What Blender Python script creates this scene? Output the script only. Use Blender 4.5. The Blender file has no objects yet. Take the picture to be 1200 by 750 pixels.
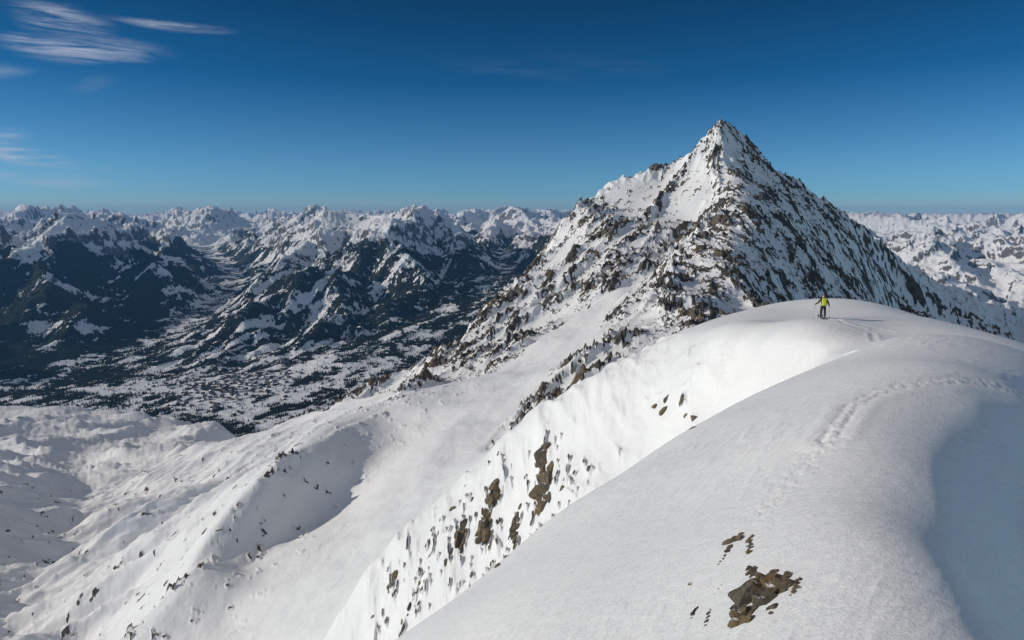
import bpy, bmesh, math, random
import numpy as np
from mathutils import Vector, Matrix
from mathutils.geometry import delaunay_2d_cdt

Q = 1.0                      # mesh density factor
BUILD = 'nmfhrpv'              # near, mid, far
C = bpy.context.scene
COL = C.collection
rng = np.random.default_rng(7)
random.seed(7)
R = math.radians

# ------------------------------------------------------------------ camera
FPX, PITCH = 811.0, R(8.4)
SP, CP = math.sin(PITCH), math.cos(PITCH)
cam = bpy.data.cameras.new('camera')
cam.sensor_width = 36; cam.lens = 36 * FPX / 1200.0
cam.clip_start = 0.5; cam.clip_end = 300000
camo = bpy.data.objects.new('camera', cam)
COL.objects.link(camo); camo.location = (0, 0, 0); camo.rotation_euler = (R(90) - PITCH, 0, 0)
C.camera = camo

def ray(u, v):
    yv = (375 - v) / FPX
    dy = CP + yv * SP
    return (u - 600) / FPX / dy, (yv * CP - SP) / dy
def P(u, v, Y):
    """surveyed point: bearing and dip as read from the photograph, distance Y ahead in metres"""
    a, b = ray(u, v)
    return (a * Y, Y, b * Y)

# ------------------------------------------------------------------ sun and sky
SUN_EL, SUN_AZ = R(21.0), R(-93.5)
SDIR = Vector((math.sin(SUN_AZ) * math.cos(SUN_EL), math.cos(SUN_AZ) * math.cos(SUN_EL), math.sin(SUN_EL)))
sl = bpy.data.lights.new('sun', 'SUN'); sl.energy = 3.15; sl.angle = R(0.53); sl.color = (1.0, 0.92, 0.80)
so = bpy.data.objects.new('sun', sl); COL.objects.link(so); so.location = (-200, -30, 200)
so.rotation_euler = (-SDIR).to_track_quat('-Z', 'Y').to_euler()

class NT:
    """small helper to write node trees"""
    def __init__(s, tree): s.t = tree; s.n = tree.nodes; s.l = tree.links
    def new(s, typ, **kw):
        n = s.n.new(typ)
        for k, v in kw.items(): setattr(n, k, v)
        return n
    def put(s, sock, v):
        if hasattr(v, 'is_output') or isinstance(v, bpy.types.NodeSocket): s.l.new(v, sock)
        elif isinstance(v, (tuple, list)) and len(v) == 3 and sock.type == 'RGBA': sock.default_value = (*v, 1)
        else: sock.default_value = v
    def math(s, op, a, b=0.0, c=None, clamp=False):
        n = s.new('ShaderNodeMath', operation=op, use_clamp=clamp)
        s.put(n.inputs[0], a); s.put(n.inputs[1], b)
        if c is not None: s.put(n.inputs[2], c)
        return n.outputs[0]
    def vmath(s, op, a, b=(0, 0, 0)):
        n = s.new('ShaderNodeVectorMath', operation=op)
        s.put(n.inputs[0], a); s.put(n.inputs[1], b)
        return n.outputs[0]
    def mix(s, f, a, b, mode='MIX'):
        n = s.new('ShaderNodeMix', data_type='RGBA', blend_type=mode)
        s.put(n.inputs[0], f); s.put(n.inputs[6], a); s.put(n.inputs[7], b)
        return n.outputs[2]
    def noise(s, vec, scale, detail=4, rough=0.55, dist=0.0, lac=2.0):
        n = s.new('ShaderNodeTexNoise')
        s.put(n.inputs['Vector'], vec); n.inputs['Scale'].default_value = scale
        n.inputs['Detail'].default_value = detail; n.inputs['Roughness'].default_value = rough
        n.inputs['Distortion'].default_value = dist; n.inputs['Lacunarity'].default_value = lac
        return n.outputs[0]
    def ramp(s, f, a, b, lo=0.0, hi=1.0, smooth=True):
        n = s.new('ShaderNodeMapRange', interpolation_type='SMOOTHSTEP' if smooth else 'LINEAR')
        s.put(n.inputs[0], f); s.put(n.inputs[1], a); s.put(n.inputs[2], b)
        n.inputs[3].default_value = lo; n.inputs[4].default_value = hi
        return n.outputs[0]
    def mapping(s, vec, rot=(0, 0, 0), scale=(1, 1, 1)):
        n = s.new('ShaderNodeMapping'); s.put(n.inputs[0], vec)
        n.inputs['Rotation'].default_value = rot; n.inputs['Scale'].default_value = scale
        return n.outputs[0]
    def attr(s, name):
        return s.new('ShaderNodeAttribute', attribute_name=name).outputs['Fac']
    def bump(s, h, strength, dist, normal=None):
        n = s.new('ShaderNodeBump'); s.put(n.inputs['Height'], h)
        n.inputs['Strength'].default_value = strength; n.inputs['Distance'].default_value = dist
        if normal is not None: s.put(n.inputs['Normal'], normal)
        return n.outputs[0]

world = bpy.data.worlds.new('World'); C.world = world; world.use_nodes = True
W = NT(world.node_tree)
bg = W.n['Background']
sky = W.new('ShaderNodeTexSky', sky_type='NISHITA')
sky.sun_disc = False; sky.sun_elevation = SUN_EL; sky.sun_rotation = SUN_AZ % (2 * math.pi)
sky.altitude = 2700; sky.air_density = 1.0; sky.dust_density = 0.5; sky.ozone_density = 3.0
gen = W.new('ShaderNodeTexCoord').outputs['Generated']
sep = W.new('ShaderNodeSeparateXYZ'); W.put(sep.inputs[0], gen)
hz = W.new('ShaderNodeCombineXYZ'); W.put(hz.inputs[0], sep.outputs[0]); W.put(hz.inputs[1], sep.outputs[1]); W.put(hz.inputs[2], W.math('MAXIMUM', sep.outputs[2], .012))
W.put(sky.inputs[0], hz.outputs[0])
az = W.math('ARCTAN2', sep.outputs[0], sep.outputs[1]); el = W.math('ARCSINE', sep.outputs[2])
# polarised deep blue of high winter air
# dry winter air: pale at the horizon, deep navy higher up
low = W.mix(1.0, sky.outputs[0], W.mix(W.ramp(el, R(2.2), R(.2)), (0.56, 0.89, 1.08), (0.95, 1.06, 1.08)), 'MULTIPLY'); midc = W.mix(1.0, sky.outputs[0], (0.05, 0.40, 0.62), 'MULTIPLY'); top = W.mix(1.0, sky.outputs[0], (0.012, 0.24, 0.385), 'MULTIPLY')
skyc = W.mix(W.ramp(el, R(9), R(18)), W.mix(W.ramp(el, R(0.6), R(10.5), smooth=False), low, midc), top)
# pale veil added overhead, out of view: neutral fill light for shaded snow
vn = W.noise(W.mapping(gen, (0, 0, .3), (1.2, 3.5, 1.5)), 1.6, 5, .6, .5)
skyc = W.mix(W.math('MULTIPLY', W.ramp(el, R(27), R(46)), W.ramp(vn, .25, .7, .55, 1.0)), skyc, (2.75, 2.9, 3.25))
# cirrus: (azimuth, elevation, half length, half width, tilt, strength), degrees
def ae(u, v):
    a, b = ray(u, v)
    return math.atan(a), math.atan2(b, math.hypot(a, 1))
cir = W.new('ShaderNodeCombineXYZ')
W.put(cir.inputs[0], az); W.put(cir.inputs[1], el)
wob = W.new('ShaderNodeTexNoise'); W.put(wob.inputs['Vector'], W.mapping(cir.outputs[0], (0, 0, -.12), (9, 40, 1)))
wob.inputs['Scale'].default_value = 1.0; wob.inputs['Detail'].default_value = 4
WOB = W.vmath('MULTIPLY', W.vmath('SUBTRACT', wob.outputs['Color'], (.5, .5, .5)), (.5, 1.7, 0))
fib = W.noise(W.mapping(cir.outputs[0], (0, 0, -.16), (11, 135, 1)), 1.0, 8, .66, .9)
total = None
for (u0, v0, u1, v1, wpx, st) in ((0, 8, 128, 34, 8, .62), (120, 20, 278, 38, 3.2, .6), (-40, 44, 195, 60, 8, .68), (-60, 86, 42, 82, 4, .28),
                                   (80, 103, 140, 92, 6, .12), (-60, 166, 105, 192, 6, 1.0), (-30, 157, 44, 160, 5, .7), (-60, 198, 150, 218, 6, .55),
                                   (110, 196, 140, 197, 2.5, .2), (170, 217, 215, 219, 3, .18), (-100, 236, 700, 242, 9, .22), (500, 70, 720, 92, 7, .035), (600, 55, 830, 95, 7, .03)):
    a0, e0 = ae(u0, v0); a1, e1 = ae(u1, v1)
    ln = math.hypot(a1 - a0, e1 - e0); th = math.atan2(e1 - e0, a1 - a0)
    m = W.new('ShaderNodeMapping', vector_type='TEXTURE')
    W.put(m.inputs[0], cir.outputs[0])
    m.inputs['Location'].default_value = ((a0 + a1) / 2, (e0 + e1) / 2, 0); m.inputs['Rotation'].default_value = (0, 0, th)
    m.inputs['Scale'].default_value = (ln * .62, wpx / FPX * 1.9, 1)
    q2 = W.vmath('ADD', m.outputs[0], WOB)
    ql = W.new('ShaderNodeVectorMath', operation='LENGTH'); W.put(ql.inputs[0], q2)
    body = W.ramp(ql.outputs['Value'], 1.0, 0.0, 0, st)
    total = body if total is None else W.math('ADD', total, body)
total = W.math('MULTIPLY', W.math('MINIMUM', total, 0.9), W.ramp(fib, .30, .72, .0, 1.2))
skyc = W.mix(total, skyc, (5.2, 5.7, 6.8))
W.put(bg.inputs[0], skyc); bg.inputs[1].default_value = 0.095

C.view_settings.view_transform = 'Standard'; C.view_settings.look = 'None'
C.view_settings.exposure = -0.08; C.view_settings.gamma = 1.0; C.view_settings.use_curve_mapping = False

# ------------------------------------------------------------------ numpy noise
_ang = np.random.default_rng(3).random(4096) * 2 * math.pi
_gx, _gy = np.cos(_ang).astype(np.float32), np.sin(_ang).astype(np.float32)
def perlin(x, y, seed=0):
    x = np.asarray(x, np.float64); y = np.asarray(y, np.float64)
    xi = np.floor(x); yi = np.floor(y)
    xf = (x - xi).astype(np.float32); yf = (y - yi).astype(np.float32)
    xi = xi.astype(np.int64); yi = yi.astype(np.int64)
    def g(ix, iy, fx, fy):
        h = (ix * 374761393 + iy * 668265263 + seed * 1274126177) & 0x7fffffff
        h = ((h ^ (h >> 13)) * 1274126177) & 0x7fffffff
        h = (h ^ (h >> 16)) & 4095
        return _gx[h] * fx + _gy[h] * fy
    u = xf * xf * xf * (xf * (xf * 6 - 15) + 10); v = yf * yf * yf * (yf * (yf * 6 - 15) + 10)
    a = g(xi, yi, xf, yf); b = g(xi + 1, yi, xf - 1, yf)
    c = g(xi, yi + 1, xf, yf - 1); d = g(xi + 1, yi + 1, xf - 1, yf - 1)
    ab = a + u * (b - a); cd = c + u * (d - c)
    return (ab + v * (cd - ab)) * 1.5
def fbm(x, y, o=4, seed=0, gain=.5):
    s = 0; a = 1.0; f = 1.0
    for i in range(o):
        s = s + a * perlin(x * f + i * 17.3, y * f - i * 9.1, seed + i); a *= gain; f *= 2.03
    return s
def ridged(x, y, o=4, seed=0, gain=.5):
    s = 0; a = 1.0; f = 1.0; w = 1.0
    for i in range(o):
        n = 1 - np.abs(perlin(x * f + i * 31.7, y * f + i * 12.9, seed + i)) * 1.6
        n = n * n * w; s = s + n * a; w = np.clip(n * 1.6, 0, 1); a *= gain; f *= 2.07
    return s
def sstep(x, a, b):
    t = np.clip((x - a) / (b - a), 0, 1); return t * t * (3 - 2 * t)

# ------------------------------------------------------------------ survey-point terrain helpers
class Grid:
    def __init__(s, x0, y0, d, z): s.x0, s.y0, s.d, s.z = x0, y0, d, z
    def __call__(s, x, y):
        """uniform cubic B-spline sampling"""
        ny, nx = s.z.shape
        fx = np.clip((x - s.x0) / s.d, 1, nx - 3.001); fy = np.clip((y - s.y0) / s.d, 1, ny - 3.001)
        ix = fx.astype(int); iy = fy.astype(int); tx = fx - ix; ty = fy - iy
        def w(t): return ((1 - t) ** 3 / 6, (3 * t ** 3 - 6 * t ** 2 + 4) / 6, (-3 * t ** 3 + 3 * t ** 2 + 3 * t + 1) / 6, t ** 3 / 6)
        wx, wy = w(tx), w(ty); r = 0
        for j in range(4):
            row = 0
            for i in range(4): row = row + wx[i] * s.z[iy + j - 1, ix + i - 1]
            r = r + wy[j] * row
        return r
def blur(z, sig):
    n = int(sig * 3) + 1
    k = np.exp(-.5 * (np.arange(-n, n + 1) / sig) ** 2); k /= k.sum()
    for ax in (0, 1):
        pad = [(0, 0), (0, 0)]; pad[ax] = (n, n)
        zp = np.pad(z, pad, mode='edge'); o = 0
        for i, kk in enumerate(k):
            sl_ = [slice(None)] * 2; sl_[ax] = slice(i, i + z.shape[ax]); o = o + kk * zp[tuple(sl_)]
        z = o
    return z
def tin(lines, x0, x1, y0, y1, d):
    """height grid over a constrained triangulation of surveyed crest and valley lines"""
    pts, edges, idx = [], [], {}
    for ln in lines:
        prev = None
        for p in ln:
            k = (round(p[0], 1), round(p[1], 1))
            if k not in idx: idx[k] = len(pts); pts.append(p)
            if prev is not None and prev != idx[k]: edges.append((prev, idx[k]))
            prev = idx[k]
    vs, es, fs, ov, oe, of = delaunay_2d_cdt([Vector((p[0], p[1])) for p in pts], edges, [], 0, 1e-4)
    zs = [pts[o[0]][2] if o else None for o in ov]
    for i, z in enumerate(zs):
        if z is None:
            ds = sorted((math.hypot(p[0] - vs[i].x, p[1] - vs[i].y), p[2]) for p in pts)[:2]
            zs[i] = sum(q[1] for q in ds) / 2
    nx, ny = int((x1 - x0) / d) + 1, int((y1 - y0) / d) + 1
    out = np.full((ny, nx), np.nan)
    for f in fs:
        a, b, c = f[:3]
        ax, ay = vs[a]; bx, by = vs[b]; cx, cy = vs[c]
        i0 = max(0, int((min(ax, bx, cx) - x0) / d)); i1 = min(nx - 1, int((max(ax, bx, cx) - x0) / d) + 1)
        j0 = max(0, int((min(ay, by, cy) - y0) / d)); j1 = min(ny - 1, int((max(ay, by, cy) - y0) / d) + 1)
        if i1 < i0 or j1 < j0: continue
        X, Y = np.meshgrid(x0 + np.arange(i0, i1 + 1) * d, y0 + np.arange(j0, j1 + 1) * d)
        den = (by - cy) * (ax - cx) + (cx - bx) * (ay - cy)
        if abs(den) < 1e-9: continue
        l1 = ((by - cy) * (X - cx) + (cx - bx) * (Y - cy)) / den; l2 = ((cy - ay) * (X - cx) + (ax - cx) * (Y - cy)) / den
        l3 = 1 - l1 - l2; m = (l1 > -1e-6) & (l2 > -1e-6) & (l3 > -1e-6)
        sub = out[j0:j1 + 1, i0:i1 + 1]; val = l1 * zs[a] + l2 * zs[b] + l3 * zs[c]
        sub[m] = val[m]
    if np.isnan(out).any():
        # beyond the hull: nearest survey point
        J, I = np.nonzero(np.isnan(out)); px = np.array([p[0] for p in pts]); py = np.array([p[1] for p in pts]); pz = np.array([p[2] for p in pts])
        for s0 in range(0, len(I), 20000):
            ii, jj = I[s0:s0 + 20000], J[s0:s0 + 20000]
            dd = ((x0 + ii * d)[:, None] - px) ** 2 + ((y0 + jj * d)[:, None] - py) ** 2
            out[jj, ii] = pz[dd.argmin(1)]
    return out

def pt_line_dist(x, y, ln):
    """distance to a polyline, and which side (+ left of travel)"""
    best = np.full(np.shape(x), 1e18); side = np.zeros(np.shape(x))
    for (a, b) in zip(ln[:-1], ln[1:]):
        dx, dy = b[0] - a[0], b[1] - a[1]; L2 = dx * dx + dy * dy + 1e-9
        t = np.clip(((x - a[0]) * dx + (y - a[1]) * dy) / L2, 0, 1)
        ex, ey = x - a[0] - t * dx, y - a[1] - t * dy; d2 = ex * ex + ey * ey
        m = d2 < best; best = np.where(m, d2, best); side = np.where(m, np.sign(dx * ey - dy * ex), side)
    return np.sqrt(best), side

# ------------------------------------------------------------------ 1. near snow ridge (thin-plate surface)
NEAR = []
for (u, v, y) in (
    # skyline of the front hump
    (1008, 413, 33.5), (940, 438, 32.5), (870, 470, 31.5), (800, 508, 30), (740, 550, 28.5), (661, 596, 27), (600, 648, 26), (534, 702, 25.5), (490, 733, 24.5), (450, 757, 24),
    (1068, 393, 34), (1130, 394, 34.5),
    # its top
    (1000, 750, 10.4), (800, 750, 13), (600, 750, 16.8), (1000, 600, 14.4), (800, 600, 19.4), (690, 600, 24.5), (1000, 500, 19.4), (850, 500, 26.9),
    (1000, 450, 24.6), (900, 470, 29), (1130, 450, 23), (1200, 463, 23.4), (1090, 560, 16.2), (1200, 500, 21.7), (1200, 560, 18.7), (1120, 750, 10.1), (1200, 750, 12.2), (1200, 650, 15.2), (1105, 650, 12.5), (1150, 478, 21.4), (1102, 512, 19),
    (1100, 420, 28.5),
    # rear hump
    (964, 373, 57), (985, 350, 68), (1100, 377, 60), (1200, 408, 52), (1050, 362, 66), (940, 362, 66), (880, 372, 64), (850, 380, 63), (900, 395, 51), (948, 398, 47), (844, 396, 56), (981, 410, 42.5), (1030, 393, 47), (920, 380, 57),
    # bowl wall and the rock band
    (948, 430, 45.2), (900, 420, 49.5), (850, 440, 54), (850, 475, 50), (900, 450, 47), (760, 428, 66), (760, 480, 62), (760, 530, 57), (800, 410, 62), (700, 452, 70), (700, 510, 65), (700, 565, 60), (640, 480, 74), (640, 540, 69), (640, 600, 64),
    (591, 517, 76), (591, 590, 71), (591, 650, 66), (534, 583, 77), (520, 660, 71), (475, 644, 77), (470, 710, 72), (420, 684, 79), (425, 740, 75), (405, 712, 80)):
    NEAR.append(P(u, v, y))
NEAR += [(26, 42, -7.6), (31, 44, -7.7), (12, 42, -13.5), (7, 43, -21), (4, 46, -28), (-5, 48, -41), (16, 41, -10.5),
         (-26, 92, -62), (-12, 92, -47), (2, 88, -32), (12, 82, -22.5), (20, 80, -15.5), (28, 84, -14.5), (37, 84, -15.5), (46, 70, -17), (48, 55, -17), (46, 42, -17), (36, 28, -15),
         (26, 20, -15), (20, 13, -14), (14, 6, -12), (-50, 95, -92), (-38, 60, -76), (-28, 40, -54), (-15, 25, -31), (-10, 15, -22), (-4, 8, -14), (0, 112, -66), (30, 112, -50),
         (55, 100, -50), (75, 70, -52), (70, 40, -48), (55, 15, -42), (-30, 112, -90), (4, 3, -8), (10, 3, -8.5), (7, 5, -6.8)]
NEAR = np.array(NEAR)
def _tpsk(d2): return 0.5 * d2 * np.log(d2 + 1e-9)
class TPS:
    def __init__(s, p, lam):
        s.xy = p[:, :2] / 30.0; n = len(p)
        d2 = ((s.xy[:, None] - s.xy[None]) ** 2).sum(-1)
        K = _tpsk(d2) + lam * np.eye(n); Pm = np.c_[np.ones(n), s.xy]
        A = np.block([[K, Pm], [Pm.T, np.zeros((3, 3))]])
        w = np.linalg.solve(A, np.r_[p[:, 2], 0, 0, 0]); s.w, s.a = w[:n], w[n:]
    def __call__(s, x, y):
        x = np.asarray(x, float) / 30; y = np.asarray(y, float) / 30
        o = s.a[0] + s.a[1] * x + s.a[2] * y
        for (px, py), w in zip(s.xy, s.w): o = o + w * _tpsk((x - px) ** 2 + (y - py) ** 2)
        return o
tps = TPS(NEAR, 0.002)
# sample once on a fine grid, B-spline afterwards
_gx0, _gy0, _gd = -80.0, -6.0, 0.5
_X, _Y = np.meshgrid(np.arange(-80, 110, _gd), np.arange(-6, 130, _gd))
near_base = Grid(_gx0, _gy0, _gd, tps(_X, _Y))
def hit(u, v, f, y0=6.0, y1=110.0, n=700):
    """first point where the line of sight through a survey direction meets surface f"""
    a, b = ray(u, v)
    for _ in range(2):
        ys = np.linspace(y0, y1, n); k = np.nonzero(f(a * ys, ys) >= b * ys)[0]
        if not len(k): y = y1; break
        y = ys[k[0]]; y0, y1, n = ys[max(0, k[0] - 1)], y, 40
    return np.array((a * y, y, b * y))

# lines walked on the snow, surveyed as bearings
def walked(pix): return [tuple(hit(u, v, near_base)) for (u, v) in pix]
TRACK_A = walked([(1000, 474), (1030, 461), (1062, 453), (1095, 449), (1130, 447), (1165, 452), (1200, 463), (1240, 480)])
TRACK_A = walked([(972, 512), (985, 493)]) + TRACK_A
SCUFF = walked([(893, 598), (910, 574), (930, 553), (952, 532), (972, 512)])
SKI_TRACKS = [walked([(966, 374), (985, 379), (1003, 385), (1022, 391), (1040, 397)]), walked([(968, 374), (985, 376), (1003, 380), (1020, 384), (1045, 390)]),
              walked([(978, 374), (990, 380), (1012, 386)])]

LIP = walked([(815, 404), (844, 397), (875, 397), (910, 398), (948, 399), (970, 405), (988, 413)])
CREST_A = walked([(1290, 500), (1200, 474), (1145, 468), (1105, 495), (1084, 521), (1087, 565), (1095, 609), (1106, 666), (1122, 735)]) + [(6.6, 8.2, -7), (6, 6, -7)]
def near_detail(x, y):
    z = near_base(x, y)
    dc, sc_ = pt_line_dist(x, y, CREST_A)
    dc = np.where(sc_ > 0, dc, 0) * sstep(np.hypot(x - 14, y - 15), 16, 11)
    dp, sp_ = pt_line_dist(x, y, LIP); dp = np.where(sp_ < 0, dp, 0) * sstep(np.hypot(x - 19, y - 48), 14, 8)
    z = z - .42 * (np.sqrt(np.minimum(dp, 3.0) ** 2 + .25 ** 2) - .25)
    calm = 1 - .75 * np.exp(-(pt_line_dist(x, y, CREST_A)[0] / 2.2) ** 2)
    z = z - .24 * (np.sqrt(np.minimum(dc, 2.2) ** 2 + .35 ** 2) - .35)
    r = np.hypot(x, y)
    ex = z * 0
    # large soft drifts
    ex += fbm(x * .09, y * .09, 2, 11) * .12
    # wind ripples, elongated across the ridge
    c, s_ = math.cos(.6), math.sin(.6)
    xr, yr = x * c + y * s_, -x * s_ + y * c
    fade = sstep(r, 75, 25)
    rip = ridged(xr * .55, yr * 1.7, 3, 21)
    patch = sstep(fbm(x * .11, y * .11, 2, 5), -.35, .5)
    ex += (rip - .9) * .026 * (patch * .8 + .2) * fade * calm
    ex += (ridged(xr * 1.5, yr * 4.4, 3, 31) - .9) * .012 * fade * (patch * .6 + .4) * calm
    # bowl wall: flutings and clefts running down the slope
    wall = sstep(y - x * .0, 40, 50) * sstep(z, -9.5, -14) * sstep(y, 100, 82)
    ex += (ridged(x * .16 + y * .03, y * .035, 4, 41) - .9) * .55 * wall
    ex += fbm(x * .55, y * .33, 4, 44) * .22 * wall
    # walked lines
    d, _ = pt_line_dist(x, y, TRACK_A)
    w = np.exp(-(d / .36) ** 2)
    ex += w * fbm(x * 4.2, y * 4.2, 3, 51, .6) * .026 - np.exp(-((d - .19) / .11) ** 2) * .055 * (.7 + .6 * fbm(x * 1.3, y * 1.3, 2, 52)) + np.exp(-((d - .6) / .22) ** 2) * .03
    d, _ = pt_line_dist(x, y, SCUFF)
    ex += np.exp(-(d / .55) ** 2) * (fbm(x * 4.2, y * 4.2, 3, 55, .6) * .026 + .008)
    for i, t in enumerate(SKI_TRACKS):
        d, _ = pt_line_dist(x, y, t)
        ex += (-np.exp(-(d / .15) ** 2) * .06 + np.exp(-((d - .34) / .14) ** 2) * .04) * (.6 + .5 * fbm(x * 1.1, y * 1.1, 2, 58))
    # snow banked up against the buried rocks
    return z + ex

def polar(az0, az1, r0, r1, na, nr, p=1.0):
    A = np.linspace(az0, az1, na); Rr = r0 * (r1 / r0) ** (np.linspace(0, 1, nr) ** p)
    AA, RR = np.meshgrid(A, Rr)
    return np.sin(AA) * RR, np.cos(AA) * RR

def grid_mesh(name, X, Y, Z, mat, attrs=None, keep=None, smooth=True):
    nr, na = X.shape
    co = np.stack([X, Y, Z], -1).reshape(-1, 3).astype(np.float32)
    i = np.arange(nr * na).reshape(nr, na)
    q = np.stack([i[:-1, :-1], i[:-1, 1:], i[1:, 1:], i[1:, :-1]], -1).reshape(-1, 4)[:, ::-1]
    if keep is not None: q = q[keep.reshape(-1)]
    if keep is not None:
        used = np.zeros(len(co), bool); used[q.ravel()] = True
        remap = np.cumsum(used) - 1; co = co[used]; q = remap[q]
    else: used = None
    me = bpy.data.meshes.new(name)
    me.vertices.add(len(co)); me.vertices.foreach_set('co', co.ravel())
    me.loops.add(q.size); me.loops.foreach_set('vertex_index', q.ravel().astype(np.int32))
    me.polygons.add(len(q)); me.polygons.foreach_set('loop_start', np.arange(0, q.size, 4, dtype=np.int32))
    me.update(calc_edges=True)
    me.polygons.foreach_set('use_smooth', np.full(len(q), smooth))
    for k, v in (attrs or {}).items():
        v = v.reshape(-1).astype(np.float32)
        if used is not None: v = v[used]
        me.attributes.new(k, 'FLOAT', 'POINT').data.foreach_set('value', v)
    me.materials.append(mat)
    ob = bpy.data.objects.new(name, me); COL.objects.link(ob)
    return ob
def tag(o, label=None, cat=None, group=None, kind=None):
    for k, v in (('label', label), ('category', cat), ('group', group), ('kind', kind)):
        if v: o[k] = v
    return o

# ------------------------------------------------------------------ materials
def mat(name):
    m = bpy.data.materials.new(name); m.use_nodes = True
    t = NT(m.node_tree); return m, t, t.n['Principled BSDF']
def pos(t): return t.new('ShaderNodeNewGeometry').outputs['Position']

def rock_colour(t, p, sc):
    a = t.noise(p, .35 * sc, 6, .6, .4); b = t.noise(p, 1.9 * sc, 6, .65); c_ = t.noise(p, .12 * sc, 3)
    col = t.mix(t.ramp(a, .35, .65), (.078, .072, .066), (.205, .185, .16))
    col = t.mix(t.ramp(c_, .48, .68), col, (.20, .15, .10))          # rusty weathering
    col = t.mix(t.ramp(b, .42, .62), t.mix(.55, col, (.03, .03, .032)), col)   # cracks
    return col

def snow_rock_mat(name, sc, soft, bump_d, snow=(.86, .875, .90), cut=.5):
    m, t, b = mat(name); p = pos(t)
    rk = t.attr('rock')
    n = t.noise(p, .8 * sc, 7, .70)
    sz = t.new('ShaderNodeSeparateXYZ'); t.put(sz.inputs[0], t.new('ShaderNodeNewGeometry').outputs['Normal'])
    mask = t.math('ADD', rk, t.math('MULTIPLY', t.math('SUBTRACT', n, .5), soft))
    mask = t.math('ADD', mask, t.math('MULTIPLY', t.math('MULTIPLY', t.math('SUBTRACT', .74, sz.outputs[2]), rk), .9))
    mask = t.ramp(mask, cut - .06, cut + .06)
    sn = t.mix(t.noise(p, .02 * sc, 4), snow, tuple(x * .95 for x in snow))
    t.put(b.inputs['Base Color'], t.mix(mask, sn, rock_colour(t, p, sc)))
    t.put(b.inputs['Roughness'], t.math('ADD', .62, t.math('MULTIPLY', mask, .25)))
    b.inputs['Specular IOR Level'].default_value = .25
    h = t.math('ADD', t.math('MULTIPLY', t.noise(p, .8 * sc, 7, .62), t.math('ADD', .25, t.math('MULTIPLY', mask, 1.4))), t.math('MULTIPLY', mask, .35))
    t.put(b.inputs['Normal'], t.bump(h, .6, bump_d))
    return m

M_MOUNT = snow_rock_mat('snowy_rock', .55, .85, 1.6, (.83, .835, .845))

def near_snow_mat():
    m, t, b = mat('wind_snow'); p = pos(t)
    wn = t.mapping(p, (0, 0, -.6), (.7, 2.6, 1.5))
    c0 = t.mix(t.ramp(t.noise(p, .15, 5), .3, .7), (.79, .795, .81), (.87, .87, .875))
    c0 = t.mix(t.math('MULTIPLY', t.ramp(t.noise(wn, 2.4, 7, .72), .42, .66), .32), c0, (.68, .69, .72))
    b.inputs['Roughness'].default_value = .55; b.inputs['Specular IOR Level'].default_value = .3
    t.put(b.inputs['Base Color'], c0)
    rk = t.attr('rock')
    n = t.noise(p, 1.3, 7, .7)
    mask = t.ramp(t.math('ADD', rk, t.math('MULTIPLY', t.math('SUBTRACT', n, .5), .8)), .46, .56)
    t.put(b.inputs['Base Color'], t.mix(mask, c0, rock_colour(t, p, 2.2)))
    w = t.mapping(p, (0, 0, -.6), (1.4, 4.5, 2.5))
    h = t.math('ADD', t.math('MULTIPLY', t.noise(w, 1.5, 6, .62), .9), t.math('MULTIPLY', t.noise(p, 16, 5, .7), .4))
    h = t.math('ADD', h, t.math('MULTIPLY', t.noise(p, 3.0, 6, .7), t.math('MULTIPLY', mask, 3.0)))
    t.put(b.inputs['Normal'], t.bump(h, .85, .07))
    return m
M_SNOW = near_snow_mat()

def far_mat():
    m, t, b = mat('alpine_slopes'); p = pos(t)
    rk, fo = t.attr('rock'), t.attr('forest')
    n = t.noise(p, .025, 8, .72); n2 = t.noise(p, .006, 6, .65)
    rm = t.ramp(t.math('ADD', rk, t.math('MULTIPLY', t.math('SUBTRACT', n, .5), 1.3)), .44, .58)
    fm = t.ramp(t.math('ADD', fo, t.math('MULTIPLY', t.math('SUBTRACT', n, .5), 1.0)), .43, .55)
    col = t.mix(rm, t.mix(n2, (.82, .83, .85), (.87, .87, .875)), t.mix(t.noise(p, .05, 5), (.07, .068, .068), (.19, .17, .15)))
    forest = t.mix(t.ramp(t.noise(p, .06, 5, .7), .35, .7), (.012, .018, .014), (.045, .055, .035))
    t.put(b.inputs['Base Color'], t.mix(fm, col, forest))
    b.inputs['Roughness'].default_value = .8; b.inputs['Specular IOR Level'].default_value = .15
    h = t.math('ADD', t.noise(p, .012, 8, .62), t.math('MULTIPLY', t.noise(p, .09, 4, .7), t.math('MULTIPLY', fm, .35)))
    t.put(b.inputs['Normal'], t.bump(h, .55, 55))
    return m
M_FAR = far_mat()

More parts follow.
